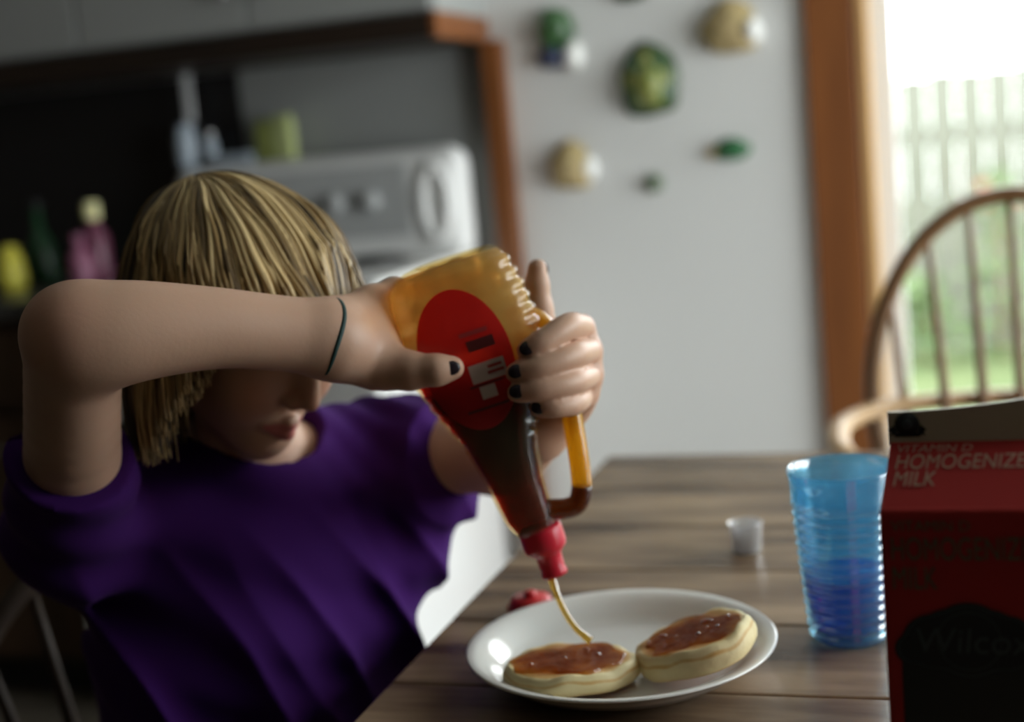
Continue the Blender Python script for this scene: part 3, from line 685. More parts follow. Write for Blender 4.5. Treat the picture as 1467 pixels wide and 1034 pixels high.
def bsec(s, inset=0, ribs=True, n=56):
    l, r = np.interp(s,SL,LT)*PXM+inset, np.interp(s,SR,RTT)*PXM-inset; d = np.interp(s,SD,DP)-inset
    cx, hw = (l+r)/2, (r-l)/2; e = np.interp(s,[0,200,330,420],[3.0,2.8,2.2,2.0]); out = []
    for i in range(n):
        a = 2*math.pi*i/n; x, y = math.cos(a), math.sin(a); k = (abs(x)**e+abs(y)**e)**(-1/e)
        rib = 0
        if ribs and 14 < s < 270: rib = (.0012 if x > 0 else .0006)*math.sin(2*math.pi*s/19.0)*max(0,(abs(x)*k-.45)/.55)**.7
        out.append(((cx+(hw+rib)*x*k), d*y*k+rib*.3*np.sign(y), s*PXM))
    return out
def bmesh_rings(ss, inset=0, ribs=True, n=56):
    vs, fs = [], []
    for s in ss: vs += bsec(s, inset, ribs, n)
    for j in range(len(ss)-1):
        for i in range(n): q = (i+1) % n; fs.append((j*n+i, j*n+q, (j+1)*n+q, (j+1)*n+i))
    return vs, fs, n
ss = sorted(set([0,1.5,3,5,8,12]+list(range(14,272,3))+list(range(272,413,7))+[412]))
vs, fs, n = bmesh_rings(ss)
nb = len(vs); base_in = [(v[0]*.80, v[1]*.80, .003) for v in vs[:n]]; vs += base_in       # recessed foot
fs += [(i, nb+i, nb+(i+1) % n, (i+1) % n) for i in range(n)]; fs.append(tuple(range(nb, nb+n)))
mesh('body', vs, fs, m_amber, bot)
# handle
hp = [(112,86),(124,100),(150,109),(185,110),(225,107),(265,102),(305,96),(345,89),(372,82),(390,70),(392,54),(388,38),(384,26)]
pts = bez([(t*PXM,0,s*PXM) for s, t in hp], 5)
m_hsyr = thin('handle_syrup', (.50,.20,.04), .04, body=(.13,.045,.012), body_mix=.5, rough=.12)
kh = next(i for i, p in enumerate(pts) if p[2] > 366*PXM)
tube('handle', pts[:kh+1], [.0082]*(kh+1), m_handle, bot, 14, up=(0,1,0))
tube('handle_elbow', pts[kh:], [.0082]*(len(pts)-kh), m_hsyr, bot, 14, up=(0,1,0))['label'] = 'handle elbow filled with dark syrup'
# syrup inside, cut off level
vs, fs, n = bmesh_rings([8]+list(range(20,409,6))+[409], .0022, True)
bm = bmesh.new(); bv = [bm.verts.new(v) for v in vs]
for f in fs: bm.faces.new([bv[i] for i in f])
bm.faces.new([bv[i] for i in range(n)][::-1]); bm.faces.new(bv[-n:])
lvl = PW(660,528,1.112); inv = BM.inverted(); pl_ = inv@lvl; nrm = (inv.to_3x3()@Vector((0,0,1))).normalized()
bm2 = bm.copy(); bmesh.ops.bisect_plane(bm2, geom=bm2.verts[:]+bm2.edges[:]+bm2.faces[:], plane_co=pl_, plane_no=nrm, clear_inner=True)
fl_ = from_bm('syrup_film', bm2, m_film, bot, True); fl_['label'] = 'amber film of syrup left on the upper walls'
r = bmesh.ops.bisect_plane(bm, geom=bm.verts[:]+bm.edges[:]+bm.faces[:], plane_co=pl_, plane_no=nrm, clear_outer=True)
ed = [e for e in r['geom_cut'] if isinstance(e, bmesh.types.BMEdge)]; bmesh.ops.contextual_create(bm, geom=ed)
bmesh.ops.recalc_face_normals(bm, faces=bm.faces[:])
sy_ = from_bm('syrup_inside', bm, m_syr, bot, True); sy_['label'] = 'dark brown syrup in the lower half'
# cap and nozzle
cxp = 7*PXM
m_capr = M('bright_red_cap', (.62,.02,.04), .3)
lathe('cap', [(.0145,403*PXM),(.0172,406*PXM),(.0176,410*PXM),(.0176,432*PXM),(.0165,438*PXM),(.0118,445*PXM),(.0105,450*PXM),(.0098,470*PXM),(.0108,474*PXM),(.0105,479*PXM),(.006,481*PXM),(.004,478*PXM)], m_capr, bot, 40, (cxp,0,0))
for k in range(20):
    a = 2*math.pi*k/20
# oval label wrapped on the front
m_label = thin('red_label', (.70,.04,.03), .03, body=(.66,.030,.035), body_mix=.72, rough=.25)
def front_y(s, t):
    l, r = np.interp(s,SL,LT), np.interp(s,SR,RTT); d = np.interp(s,SD,DP); e = np.interp(s,[0,200,330,420],[3.0,2.8,2.2,2.0])
    u = abs((t-(l+r)/2)/((r-l)/2)); return d*max(0,1-u**e)**(1/e)
def patch(name, uv, off, m, parent, n_r=8):
    """uv: closed outline in bottle pixels (s,t); filled as rings shrinking to its centre, laid on the front"""
    uv = np.array(uv, float); c0 = uv.mean(0); n = len(uv); vs, fs = [], []
    for j in range(n_r+1):
        k = 1-j/n_r
        for q in uv:
            s, t = c0+(q-c0)*max(k,.001); vs.append((t*PXM, front_y(s,t)+off, s*PXM))
    for j in range(n_r):
        for i in range(n): w = (i+1) % n; fs.append((j*n+i, j*n+w, (j+1)*n+w, (j+1)*n+i))
    return mesh(name, vs, fs, m, parent)
lc = (137,-12)
el = [(lc[0]+100*math.sin(a), lc[1]+64*math.cos(a)) for a in np.linspace(0,2*math.pi,64,endpoint=False)]
lab = patch('label', el, .0006, m_label, bot, 10)
lab['label'] = 'red oval label'
el2 = lambda k: [(lc[0]+(100*k)*math.sin(a), lc[1]+(64*k)*math.cos(a)) for a in np.linspace(0,2*math.pi,64,endpoint=False)]
def quad(s0,s1,t0,t1,n=6):
    o = [(s0,t0+(t1-t0)*i/n) for i in range(n)]+[(s0+(s1-s0)*i/n,t1) for i in range(n)]+[(s1,t1-(t1-t0)*i/n) for i in range(n)]+[(s1-(s1-s0)*i/n,t0) for i in range(n)]
    return o
m_ldark = M('dark_label_print', (.10,.012,.012), .5); m_lgrey = M('grey_label_print', (.50,.42,.38), .5); m_lred2 = M('dim_red_label_print', (.34,.03,.03), .5)
patch('name_bar', quad(113,128,-6,32), .0011, m_ldark, bot, 3)
patch('text_line', quad(100,106,-12,28), .0011, m_lred2, bot, 3)
patch('text_panel', quad(146,172,-14,36), .0011, m_lgrey, bot, 3)
patch('text_panel', quad(178,196,-8,14), .0011, m_lgrey, bot, 3)
patch('text_line', quad(152,156,12,32), .0014, m_lred2, bot, 3); patch('text_line', quad(160,164,10,33), .0014, m_lred2, bot, 3)
patch('text_line', quad(174,177,-20,30), .0014, m_ldark, bot, 3)
patch('text_line', quad(206,210,-34,26), .0011, m_ldark, bot, 3)
# stream of syrup
m_stream = thin('amber_stream', (.96,.78,.30), .12, body=(.85,.60,.20), body_mix=.35, rough=.05)
sp_ = [P(788.5,822,1.1345), P(797,848,1.128), P(808,874,1.122), P(823,897,1.114), P(838,911,1.108), P(846,917,1.106)]
q = V2W(P(846,917,1.106))
stm = tube('syrup_stream', [V2W(p) for p in bez(sp_,6)], [.0032]*6+[.0026]*18+[.003]*6+[.0045], m_stream, None, 10)
tag(stm, 'thin amber stream of syrup falling from the red nozzle onto a pancake', 'syrup')

#@@PERSON
# ------------------------------------------------------------------ the girl: smooth distance fields meshed into continuous surfaces (view frame)
class Field:
    def __init__(s, lo, hi, h):
        s.lo = np.array(lo, np.float32); s.h = h
        s.n = [int(math.ceil((hi[i]-lo[i])/h))+1 for i in range(3)]
        s.ax = [s.lo[i]+h*np.arange(s.n[i], dtype=np.float32) for i in range(3)]
        s.D = np.full(s.n, 1.0, np.float32)
    def sl(s, lo, hi, pad):
        out = []
        for i in range(3):
            a = int(math.floor((lo[i]-pad-s.lo[i])/s.h)); b = int(math.ceil((hi[i]+pad-s.lo[i])/s.h))+1
            a = max(0, min(a, s.n[i]-1)); b = max(a+1, min(b, s.n[i])); out.append(slice(a, b))
        return tuple(out)
    def grid(s, sl):
        return (s.ax[0][sl[0]][:,None,None], s.ax[1][sl[1]][None,:,None], s.ax[2][sl[2]][None,None,:])
    def put(s, sl, d, k=.01):
        a = s.D[sl]
        if k <= 0: s.D[sl] = np.minimum(a, d); return
        h = np.maximum(k-np.abs(a-d), 0)/k; s.D[sl] = np.minimum(a, d)-h*h*k*.25
    def cut(s, sl, d, k=.004):
        a = s.D[sl]; d = -d; h = np.maximum(k-np.abs(a-d), 0)/k; s.D[sl] = np.maximum(a, d)+h*h*k*.25
    @staticmethod
    def d_cone(g, a, b, ra, rb):
        a = np.asarray(a, np.float32); b = np.asarray(b, np.float32); ba = b-a; L = float(ba.dot(ba))+1e-12
        px, py, pz = g[0]-a[0], g[1]-a[1], g[2]-a[2]
        t = np.clip((px*ba[0]+py*ba[1]+pz*ba[2])/L, 0, 1)
        return np.sqrt((px-t*ba[0])**2+(py-t*ba[1])**2+(pz-t*ba[2])**2)-(ra+(rb-ra)*t)
    @staticmethod
    def d_ell(g, c, R, M):
        c = np.asarray(c, np.float32); px, py, pz = g[0]-c[0], g[1]-c[1], g[2]-c[2]
        q = [px*m[0]+py*m[1]+pz*m[2] for m in M]
        k0 = np.sqrt(sum((q[i]/R[i])**2 for i in range(3))); k1 = np.sqrt(sum((q[i]/(R[i]**2))**2 for i in range(3)))+1e-9
        return k0*(k0-1)/k1
    def cone(s, a, b, ra, rb, k=.01, sub=False):
        a = np.array(a); b = np.array(b); sl = s.sl(np.minimum(a,b)-max(ra,rb), np.maximum(a,b)+max(ra,rb), k+3*s.h)
        d = s.d_cone(s.grid(sl), a, b, ra, rb); (s.cut if sub else s.put)(sl, d, k)
    def ball(s, c, r, k=.01, sub=False): s.cone(c, np.array(c)+1e-5, r, r, k, sub)
    def ell(s, c, R, Mx, k=.01, sub=False):
        c = np.array(c); m = max(R); sl = s.sl(c-m, c+m, k+3*s.h); d = s.d_ell(s.grid(sl), c, R, Mx); (s.cut if sub else s.put)(sl, d, k)
    def chain(s, pts, rs, k=.01, kin=.006, smooth=False):
        """a limb or finger: its own segments blended, then blended once into the field"""
        if len(pts) > 2 and smooth:
            rs = [float(v[0]) for v in bez([(r,0,0) for r in rs], 6)]; pts = bez(pts, 6)
        pts = [np.array(p) for p in pts]; m = max(rs); lo = np.min(pts, 0)-m; hi = np.max(pts, 0)+m
        sl = s.sl(lo, hi, k+3*s.h); g = s.grid(sl); D = None
        for i in range(len(pts)-1):
            d = s.d_cone(g, pts[i], pts[i+1], rs[i], rs[i+1])
            if D is None: D = d
            else: h = np.maximum(kin-np.abs(D-d), 0)/kin; D = np.minimum(D, d)-h*h*kin*.25
        s.put(sl, D, k)
    def mesh(s):
        D = s.D; neg = D < 0
        n0, n1, n2 = D.shape
        cnt = np.zeros((n0-1,n1-1,n2-1), np.int8)
        for dx in (0,1):
            for dy in (0,1):
                for dz in (0,1): cnt += neg[dx:n0-1+dx, dy:n1-1+dy, dz:n2-1+dz]
        act = (cnt > 0) & (cnt < 8); I = np.argwhere(act); vid = np.full(act.shape, -1, np.int32); vid[act] = np.arange(len(I))
        acc = np.zeros((len(I),3)); num = np.zeros(len(I))
        cs = [(x,y,z) for x in (0,1) for y in (0,1) for z in (0,1)]
        val = {c: D[I[:,0]+c[0], I[:,1]+c[1], I[:,2]+c[2]] for c in cs}
        for c in cs:
            for ax in range(3):
                if c[ax]: continue
                e = list(c); e[ax] = 1; e = tuple(e); a, b = val[c], val[e]; x = (a < 0) != (b < 0)
                t = np.where(x, a/np.where(x, a-b, 1), 0); p = np.tile(np.array(c, float), (len(I),1)); p[:,ax] += t
                acc[x] += p[x]; num[x] += 1
        V = (I+acc/np.maximum(num,1)[:,None])*s.h+s.lo
        F = []
        for ax in range(3):
            u, v = (ax+1) % 3, (ax+2) % 3
            a = np.take(neg, range(0, D.shape[ax]-1), ax); b = np.take(neg, range(1, D.shape[ax]), ax)
            E = np.argwhere(a != b); E = E[(E[:,u] > 0) & (E[:,v] > 0) & (E[:,u] < D.shape[u]-1) & (E[:,v] < D.shape[v]-1)]
            fl = neg[E[:,0],E[:,1],E[:,2]]
            q = []
            for du, dv in ((0,0),(-1,0),(-1,-1),(0,-1)):
                c = E.copy(); c[:,u] += du; c[:,v] += dv; q.append(vid[c[:,0],c[:,1],c[:,2]])
            q = np.stack(q, 1); q[~fl] = q[~fl][:,::-1]; F.append(q)
        return V, np.concatenate(F)
def field_obj(name, V, F, m, parent, org):
    me = bpy.data.meshes.new(name); V = V-org
    me.vertices.add(len(V)); me.vertices.foreach_set('co', V.astype(np.float32).ravel())
    me.loops.add(F.size); me.loops.foreach_set('vertex_index', F.astype(np.int32).ravel())
    me.polygons.add(len(F)); me.polygons.foreach_set('loop_start', np.arange(0, F.size, 4, dtype=np.int32))
    me.update(calc_edges=True); me.validate()
    me.polygons.foreach_set('use_smooth', [True]*len(me.polygons)); me.materials.append(m)
    return link(bpy.data.objects.new(name, me), parent)
def nz(v): v = np.array(v, float); return v/np.linalg.norm(v)

# joints
SR_, SL_ = P(104,765,1.20), np.array((-.128,1.355,.872))
ER_ = P(104,482,.985); WR_ = P(474,485,1.06)
EL_ = P(722,654,1.29); WL_ = P(768,612,1.172)
NB = np.array((-.25,1.275,.885))
HIP = np.array((-.300,1.335,.50))
E1 = nz((SL_-SR_)*np.array((1,1,0))); E3 = np.array((0,0,1.0)); E2 = np.cross(E1,E3)          # E2: the way the chest faces
if E2[1] > 0: E2 = -E2
TM = (E1, E2, E3)
# head frame
th = math.radians(36); hz = math.radians(48)
fh = np.array((math.sin(hz), -math.cos(hz), 0))
HF = fh*math.cos(th)+np.array((0,0,-math.sin(th))); HU = fh*math.sin(th)+np.array((0,0,math.cos(th))); HL = np.cross(HU, HF)
HC = P(360,427,1.19)
HM = (HF, HL, HU)
def H(f, l, u): return HC+HF*f+HL*l+HU*u

org = HIP*np.array((1,1,0))
girl = empty('person', V2W(org), YAW, 'girl with blond hair in a purple t-shirt, tipping a bottle with both hands', 'person')

B = Field((-.50,.90,.48), (.10,1.47,1.17), .0022)
# trunk and neck (under the shirt)
B.ell(HIP+np.array((0,0,.12)), (.115,.085,.16), TM, .02)
B.ell(NB+np.array((.0,0,-.12))-E2*.005, (.125,.082,.145), TM, .05)
B.cone(SR_, NB+(0,0,-.01), .042, .045, .04); B.cone(SL_, NB+(0,0,-.01), .042, .045, .04)
B.cone(NB+(0,0,-.02), H(-.018,0,-.055), .047, .043, .03)
# head
B.ell(H(-.006,0,.015), (.086,.070,.061), HM, .01)
B.ell(H(.026,0,-.040), (.058,.056,.070), HM, .03)
B.ball(H(.064,0,-.097), .0165, .025)
for s in (-1,1):
    B.cone(H(.0,s*.048,-.055), H(.058,s*.010,-.096), .018, .016, .025)
    B.ell(H(.054,s*.031,-.045), (.026,.024,.027), HM, .02)
    B.cone(H(.080,s*.008,.020), H(.064,s*.044,.019), .009, .008, .014)
    B.ball(H(.100,s*.031,.006), .0165, .012, True)
    B.ell(H(.0695,s*.031,.005), (.0125,.014,.0115), HM, .004)
    B.ell(H(-.006,s*.071,-.008), (.017,.008,.027), HM, .006)
B.cone(H(.083,0,.004), H(.0985,0,-.033), .0062, .0088, .012)
for s in (-1,1):
    B.ell(H(.0895,s*.0105,-.0385), (.0085,.0068,.0065), HM, .006)
    B.ball(H(.0935,s*.0055,-.0455), .0026, .003, True)
    B.cone(H(.0885,0,-.0645), H(.078,s*.019,-.0695), .0050, .0030, .005)
    B.cone(H(.0870,0,-.0765), H(.0775,s*.017,-.0725), .0062, .0034, .005)
    B.cone(H(.0950,0,-.0702), H(.0815,s*.021,-.0708), .0012, .0012, .0025, True)
B.cone(H(.0905,0,-.050), H(.0935,0,-.060), .0022, .0022, .006, True)
# right arm: raised elbow on the left, forearm across the face
B.chain([SR_, SR_*.45+ER_*.55, ER_+np.array((-.002,.006,-.004))], [.041,.0350,.0325], .02, .004, True)
fa = [P(120,481,.985), P(160,478,.992), P(222,472,1.002), P(311,470,1.02), P(400,477,1.042), P(474,485,1.06)]
B.chain(fa, [.0320,.0352,.0322,.0278,.0262,.0272], .02, .004, True)
B.ball(P(97,467,.985), .018, .03)
# right hand: palm behind the left side of the bottle, thumb along the front
B.chain([P(474,485,1.06), P(520,490,1.088), P(556,488,1.118), P(590,480,1.15)], [.0262,.0265,.0225,.012], .014)
B.chain([P(490,462,1.075), P(532,440,1.10), P(566,424,1.122), P(590,420,1.148)], [.018,.0165,.014,.009], .014)
B.chain([P(490,500,1.065), P(540,522,1.078), P(585,531,1.070)], [.022,.0185,.0135], .014)
thumb = [P(560,527,1.072), P(592,531,1.066), P(625,530,1.062), P(648,527,1.064)]
B.chain(thumb, [.0150,.0118,.0108,.0090], .008, .008)
for a, b, c, d in (((588,503,1.150),(640,492,1.161),(680,482,1.163),(705,476,1.158)), ((588,472,1.152),(642,455,1.163),(690,440,1.165),(722,430,1.160)),
                   ((586,445,1.150),(636,425,1.161),(680,410,1.163),(705,402,1.159)), ((584,420,1.147),(625,400,1.157),(656,386,1.159),(676,378,1.156))):
    B.chain([P(*a),P(*b),P(*c),P(*d)], [.0098,.0090,.0082,.0072], .007)
# left arm
B.chain([SL_, SL_*.5+EL_*.5, EL_], [.041,.036,.031], .02, .004, True)
B.chain([EL_, EL_*.55+WL_*.45, WL_], [.0315,.0315,.0245], .02, .004, True)
# left hand round the handle
mcp = [P(834,468,1.135), P(845,502,1.138), P(845,538,1.138), P(835,568,1.138)]
for q in mcp: B.chain([WL_, WL_*.35+q*.65+np.array((0,.004,0)), q], [.0215,.0150,.0105], .014, .014)
fing = [[mcp[0],P(815,467,1.090),P(780,488,1.072),P(754,503,1.072)], [mcp[1],P(822,508,1.088),P(778,524,1.070),P(738,534,1.072)],
        [mcp[2],P(824,546,1.088),P(779,556,1.070),P(740,562,1.073)], [mcp[3],P(824,577,1.094),P(797,582,1.077),P(770,584,1.078)]]
for p, r0 in zip(fing, (.0091,.0093,.0089,.0080)): B.chain(p, [r0*1.0,r0*1.05,r0*.93,r0*.80], .0012, .003, True)
lth = [P(790,560,1.165), P(785,500,1.163), P(773,440,1.160), P(770,408,1.158), P(770,384,1.156)]
B.chain(lth, [.018,.0125,.0100,.0088,.0076], .012)
V, F = B.mesh()
# skin colour from where on the body a point lies (lips, flush on cheeks, elbow and knuckles)
def near(c, r): return np.clip(1-np.linalg.norm(V-np.array(c),axis=1)/r, 0, 1)
flush = np.zeros(len(V)); lips = np.zeros(len(V))
for s in (-1,1): flush = np.maximum(flush, .8*near(H(.066,s*.035,-.040), .03))
for q in mcp: flush = np.maximum(flush, .4*near(q, .018))
flush = np.maximum(flush, .55*near(P(66,468,.96), .05)); flush = np.maximum(flush, .4*near(H(.1,0,-.035), .02))
hl = (V-HC)@HL; hu = (V-HC)@HU; hf = (V-HC)@HF
lipd = np.maximum(np.abs(hl)/.0215, 0); top = -.0625-.006*lipd**2; botm = -.0825+.009*lipd**2
lips = np.clip(np.minimum(top-hu, hu-botm)/.0015, 0, 1)*(hf > .066)*(lipd < 1)
brow = np.zeros(len(V))
for s in (-1,1): brow = np.maximum(brow, np.clip(1-np.abs(hu-(.022-.10*np.abs(np.abs(hl)-.03)))/.0035, 0, 1)*(np.abs(hl-s*.031) < .018)*(hf > .05))
base = np.array((.53,.325,.225)); colr = np.tile(base, (len(V),1))
def mixc(w, c): 
    global colr; colr = colr*(1-w[:,None])+np.array(c)*w[:,None]
mixc(flush*.7, (.62,.24,.17)); mixc(lips, (.60,.21,.19)); mixc(brow*.7, (.25,.15,.07))
m_skin = M('skin', (.6,.35,.23), .48, sss=.10, bump=(260,.06))
nt = m_skin.node_tree; at = nt.nodes.new('ShaderNodeAttribute'); at.attribute_name = 'skin_tone'; nt.links.new(at.outputs['Color'], nt.nodes['Principled BSDF'].inputs['Base Color'])
body = field_obj('body', V, F, m_skin, girl, org)
ca_ = body.data.color_attributes.new('skin_tone', 'FLOAT_COLOR', 'POINT'); ca_.data.foreach_set('color', np.c_[colr, np.ones(len(V))].astype(np.float32).ravel())
del B
# nails: dark polish
m_nail = M('dark_nail_polish', (.018,.012,.016), .2)
def ellip(name, c, R, Mx, m, parent, n=14):
    vs, fs = [], []
    for j in range(n//2+1):
        t = math.pi*j/(n//2)
        for i in range(n):
            a = 2*math.pi*i/n; q = np.array(Mx[0])*R[0]*math.sin(t)*math.cos(a)+np.array(Mx[1])*R[1]*math.sin(t)*math.sin(a)+np.array(Mx[2])*R[2]*math.cos(t)
            vs.append(np.array(c)+q-org)
    for j in range(n//2):
        for i in range(n): k = (i+1) % n; fs.append((j*n+i, (j+1)*n+i, (j+1)*n+k, j*n+k))
    return mesh(name, vs, fs, m, parent)
def nail(tip, prev, out, r, parent=body, L=.0066, Wd=.0056):
    t = nz(tip-prev); o = nz(np.array(out)-t*np.dot(out,t)); w = np.cross(t,o)
    ellip('fingernail', np.array(tip)-t*.0015+o*(r*.93), (L,Wd,.0022), (t,w,o), m_nail, parent)
nail(thumb[-1], thumb[-2], (-.25,-1,.15), .0090, L=.0068, Wd=.0056)
for p, r0 in zip(fing, (.0098,.0100,.0096,.0085)): nail(p[-1], p[-2], (-.35,-1,.25), r0*.80)
nail(lth[-1], lth[-2], (.7,.7,0), .0076)
# eyes looking down
m_lash = M('dark_lashes', (.05,.03,.02), .6)
for s in (-1,1):
    tube('eyelashes', [H(.0785-.0001*k*k, s*(.031+.0024*k), -.0045-.00006*k*k+.006)-org for k in range(-5,6)], [.0004]+[.0009]*9+[.0004], m_lash, body, 6)
# hair tie on the right wrist
wt = nz(P(474,485,1.06)-P(400,477,1.042)); wn = nz(np.cross(wt,(0,1,0))); wt2 = nz(wt+wn*(-.14)); b1 = nz(np.cross(wt2,(0,1,0))); b2 = np.cross(wt2,b1)
wc = P(467,484,1.058)
ring = [wc+b1*.0292*math.cos(a)+b2*.0292*math.sin(a)+wt2*.0012*math.sin(3*a)-org for a in np.linspace(0,2*math.pi,48,endpoint=False)]
hb = tube('hair_tie', ring, .0023, M('dark_green_elastic', (.012,.045,.04), .6, bump=(900,.3)), girl, 8, closed=True); hb['label'] = 'dark green hair tie round the right wrist'

# shirt
S = Field((-.53,.98,.50), (.10,1.56,.97), .0032)
S.ell(NB+np.array((0,0,-.135))-E2*.004, (.150,.100,.165), TM, .03)
S.ell(NB*np.array((1,1,0))+np.array((-.012,.018,.66)), (.150,.104,.21), TM, .05)
S.ell(HIP+np.array((.0,0,.09))+E2*.01, (.160,.118,.12), TM, .05)
S.cone(SR_+(0,0,.002), NB+(0,0,-.012), .052, .058, .05); S.cone(SL_+(0,0,.002), NB+(0,0,-.012), .052, .058, .05)
S.cone(NB+(0,0,-.03), NB+(0,0,.012)+E2*.006, .064, .058, .03)
def sleeve(a, b, t1, ra, rb):
    e = a+(b-a)*t1; sl = S.sl(np.minimum(a,e)-.08, np.maximum(a,e)+.08, .03); g = S.grid(sl)
    d = S.d_cone(g, a, e+(b-a)*.1, ra, rb); n_ = nz(b-a)
    pl = (g[0]-e[0])*n_[0]+(g[1]-e[1])*n_[1]+(g[2]-e[2])*n_[2]
    d = np.maximum(d, pl); S.put(sl, d, .02)
    sl = S.sl(np.minimum(a,e)-.1, np.maximum(a,e)+.1, .03); g = S.grid(sl)
    q = S.d_cone(g, a+(b-a)*(t1-.12), a+(b-a)*(t1+.35), ra*.5, rb-.0075); S.cut(sl, q, .004)     # hollow hem
sleeve(SR_, ER_, .44, .054, .048); sleeve(SL_, EL_, .50, .056, .052)
S.cone(P(618,684,1.335), P(575,790,1.36), .030, .036, .05); S.cone(P(560,690,1.36), P(575,790,1.36), .05, .036, .04)
sl = S.sl(NB-.12, NB+.12, .03); g = S.grid(sl)
S.cut(sl, S.d_cone(g, NB+E2*.012+(0,0,.010), NB+E2*.045+(0,0,.16), .057, .075), .004)
# folds
gx, gy, gz = S.grid((slice(None),)*3)
u = (gx-NB[0])*E1[0]+(gy-NB[1])*E1[1]; w = (gx-NB[0])*E2[0]+(gy-NB[1])*E2[1]; z = gz-NB[2]
fade = np.clip((-z-.02)/.18, 0, 1)
rdg = lambda p: (1-np.abs(np.sin(p)))**1.6-.3
fold = -rdg((u+z*.55)*42+.7*np.sin(z*14+u*8))*.0180*fade-rdg((u*1.1+z*.25)*23+1+.9*np.sin(z*9+2))*.0130*fade
sh = np.clip(1-np.sqrt((gx-SL_[0]+.02)**2+(gy-SL_[1])**2+(z*.8)**2)/.14, 0, 1)
fold = fold+np.sin((u+z*.25)*190+2*np.sin(z*30))*.0024*sh+np.sin((gx*.7+gz*1.1-gy*.4)*85)*.0022
S.D += fold.astype(np.float32)
V, F = S.mesh(); del S, fold, sh, fade
m_shirt = M('purple_cotton', (.042,.0065,.098), .9, spec=.15, bump=(500,.12)); m_shirt.node_tree.nodes['Principled BSDF'].inputs['Sheen Weight'].default_value = .06
m_shirt.node_tree.nodes['Principled BSDF'].inputs['Sheen Tint'].default_value = (.45,.25,.8,1)
shirt = field_obj('t_shirt', V, F, m_shirt, girl, org); shirt['label'] = 'purple short-sleeved t-shirt'
# trousers and shoes (under the table)
T = Field((-.50,.86,-.004), (.14,1.56,.66), .006)
T.ell(HIP+np.array((0,0,.068)), (.150,.118,.11), TM, .04)
knee, foot = [], []
for s in (-1,1):
    h0 = HIP+E1*s*.075+(0,0,.035); k0 = h0+E2*.33+E1*s*.02+np.array((0,0,-.005)); f0 = k0+E2*.03+np.array((0,0,-k0[2]+.075)); foot.append(f0)
    T.chain([h0, k0, f0], [.076,.056,.046], .03, .03)
V, F = T.mesh(); tr = field_obj('trousers', V, F, M('dark_denim', (.02,.025,.05), .9, bump=(300,.2)), girl, org); del T
m_shoe = M('dark_shoe_canvas', (.03,.03,.035), .7)
for f0 in foot:
    K = Field(f0-np.array((.2,.2,.085)), f0+np.array((.2,.2,.06)), .005)
    K.cone(f0+np.array((0,0,-.035))-E2*.03, f0+np.array((0,0,-.042))+E2*.12, .038, .030, .02); K.cone(f0, f0+np.array((0,0,-.03)), .044, .04, .02)
    sl = (slice(None),)*3; g = K.grid(sl); K.D = np.maximum(K.D, (.004-g[2])+0*K.D)
    V, F = K.mesh(); field_obj('shoe', V, F, m_shoe, girl, org)

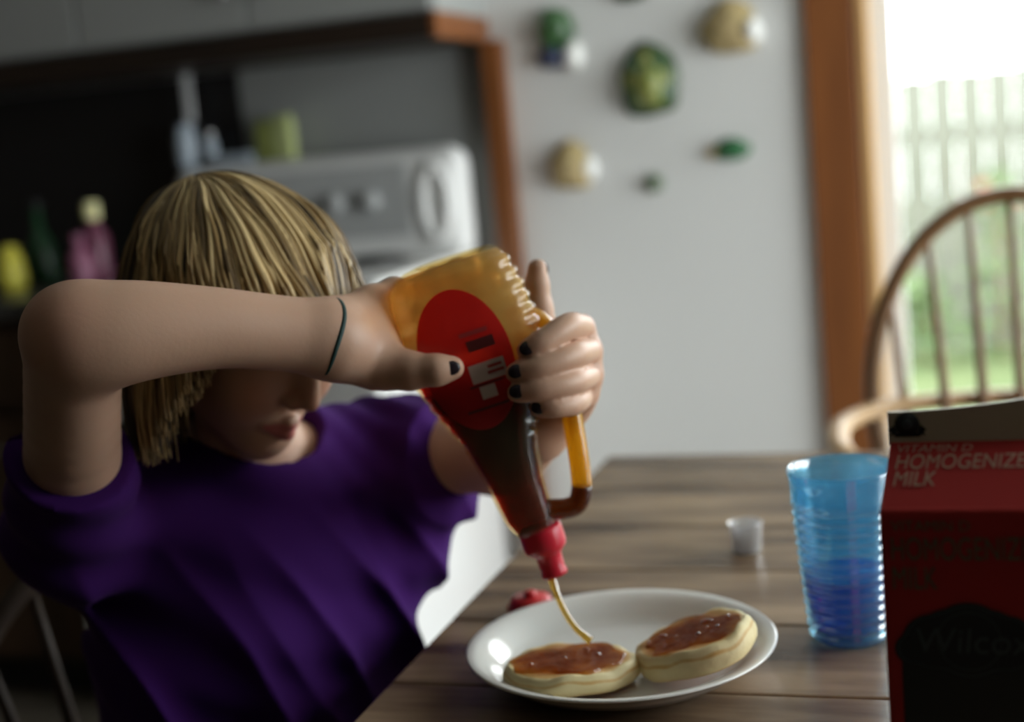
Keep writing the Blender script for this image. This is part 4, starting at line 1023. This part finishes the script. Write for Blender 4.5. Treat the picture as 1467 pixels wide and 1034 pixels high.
# hair: combed locks falling from the crown over the head, each a tapering ribbon
def hair():
    rr = random.Random(11); vs, fs, tone = [], [], []
    cr = nz(HU*.40-HF*.88-HL*.05); RX = np.array((.100,.080,.068)); c0 = H(-.011,0,.014); G = np.array((0,0,-1.0))
    def local(p): d = p-c0; return np.array((d@HF, d@HL, d@HU))
    def world(q): return c0+HF*q[0]+HL*q[1]+HU*q[2]
    t1 = nz(HF-cr*HF.dot(cr)); t2 = np.cross(cr,t1)
    for k in range(2500):
        phi = rr.uniform(-math.pi, math.pi); layer = rr.uniform(-.004,.008)
        th0 = abs(rr.gauss(0,.10)) if rr.random() < .3 else rr.uniform(.1,1.35)
        d0 = nz(cr*math.cos(th0)+(t1*math.cos(phi)+t2*math.sin(phi))*math.sin(th0))
        R = RX+layer; q = np.array((d0@HF,d0@HL,d0@HU)); q = q/np.linalg.norm(q/R); p = world(q)
        if q[0] > .045 and q[2] < .035: continue
        step = .0085; dirv = None; pts = []; nr = []; wav = rr.uniform(-.12,.12); ph2 = rr.uniform(0,6); ph3 = rr.uniform(0,2.2)
        zend = rr.uniform(.935,.975); uend = rr.uniform(.008,.028); sweep = rr.uniform(.2,.6)
        for i in range(44):
            ql = local(p); nv = nz(HF*ql[0]/R[0]**2+HL*ql[1]/R[1]**2+HU*ql[2]/R[2]**2)
            pts.append(p.copy()); nr.append(nv)
            if dirv is None:
                dirv = nz((t1*math.cos(phi)+t2*math.sin(phi))*math.cos(th0)-cr*math.sin(th0)); dirv = nz(dirv-nv*dirv.dot(nv))
            side = ql[1] if ql[0] < .03 else (abs(ql[1]) if ql[0] > .05 else abs(ql[1]))
            hx = ql[0]; 
            if hx > .040 and ql[2] < uend and abs(ql[1]) < .075: break              # fringe ends above the brows
            if hx > (.074 if ql[1] < 0 else .015) and ql[2] < -.01 and i > 3: break                           # locks beside the face end at the temple
            if p[2] < zend: break
            g_ = (.10 if ql[2] > -.02 else .22) if ql[0] < .03 else .04
            if ql[0] < -.05 and ql[2] < .02: g_ = .15
            fl = np.array((math.sin(p[1]*95+p[2]*60+ph3),math.sin(p[2]*80+p[0]*70+1.3),math.sin(p[0]*90+p[1]*50+ph3)))
            dirv = nz(dirv*(1-g_)+G*g_+np.cross(nv,dirv)*wav*.12*math.sin(i*.5+ph2)+fl*.045-HF*(.05 if (ql[0] > -.03 and ql[2] < .02 and ql[1] > 0) else 0))
            p = p+dirv*step; ql = local(p); e = np.linalg.norm(ql/R)
            if e < 1: q2 = ql/e; pn = world(q2); dirv = nz(dirv*.5+nz(pn-pts[-1])*.5); p = pn
            elif ql[2] > .0 and e > 1.06: q2 = ql/e*1.04; p = world(q2)
        if len(pts) < 5: continue
        wd = rr.uniform(.0010,.0030); shade = min(1,max(0,(abs(phi+.25)-.55)/.9)); tn = min(1,max(0,.62-.50*shade+.28*math.sin(phi*9+2*math.sin(phi*23))+rr.gauss(0,.20))); base = len(vs); m_ = len(pts)  # locks away from the fringe darker: shade put into their colour
        for i in range(m_):
            t = i/(m_-1); tan = nz(pts[min(i+1,m_-1)]-pts[max(i-1,0)]); b = nz(np.cross(tan,nr[i])); o = np.cross(b,tan)
            w = wd*min(1,.35+t*4)*(1-max(0,(t-.6)/.4)**1.6*.9); h_ = .0007*(1-.7*t)+.0003
            for cx, cy in ((-1,0),(-.4,1),(.4,1),(1,0),(0,-.8)):
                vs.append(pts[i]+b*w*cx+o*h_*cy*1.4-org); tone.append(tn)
        for i in range(m_-1):
            for c in range(5): d = (c+1) % 5; fs.append((base+i*5+c, base+i*5+d, base+(i+1)*5+d, base+(i+1)*5+c))
        fs.append(tuple(base+c for c in range(5))[::-1]); fs.append(tuple(base+(m_-1)*5+c for c in range(5)))
    # scalp cap under the locks
    base = len(vs); nu, nv_ = 40, 24
    for j in range(nv_+1):
        t = j/nv_
        for i in range(nu):
            a = 2*math.pi*i/nu
            tm = 2.0-.25*(.5-.5*math.cos(2*min(a,2*math.pi-a)))
            t_ = t*tm; d = cr*math.cos(t_)+(t1*math.cos(a)+t2*math.sin(a))*math.sin(t_)
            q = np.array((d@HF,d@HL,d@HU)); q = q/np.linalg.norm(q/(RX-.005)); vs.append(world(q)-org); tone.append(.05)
    for j in range(nv_):
        for i in range(nu): k = (i+1) % nu; fs.append((base+j*nu+i, base+(j+1)*nu+i, base+(j+1)*nu+k, base+j*nu+k))
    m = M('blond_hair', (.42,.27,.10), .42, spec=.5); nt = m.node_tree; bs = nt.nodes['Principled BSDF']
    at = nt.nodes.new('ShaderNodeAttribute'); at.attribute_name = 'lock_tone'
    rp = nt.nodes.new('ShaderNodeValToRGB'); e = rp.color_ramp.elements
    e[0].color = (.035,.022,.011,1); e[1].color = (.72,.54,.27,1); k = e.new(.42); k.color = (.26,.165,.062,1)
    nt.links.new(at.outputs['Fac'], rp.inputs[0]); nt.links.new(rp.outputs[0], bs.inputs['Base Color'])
    bs.inputs['Anisotropic'].default_value = .6
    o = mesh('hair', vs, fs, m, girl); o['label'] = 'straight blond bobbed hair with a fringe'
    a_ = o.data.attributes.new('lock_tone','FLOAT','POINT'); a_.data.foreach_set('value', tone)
hair()
# the chair she sits on
cw = V2W(HIP); ang = math.atan2(E2[0], -E2[1])+YAW
wc_ = windsor((cw.x,cw.y,0), ang, 'low-backed brown wooden chair the girl sits on, at the table end', arms=False, top=.78, m=m_tleg)
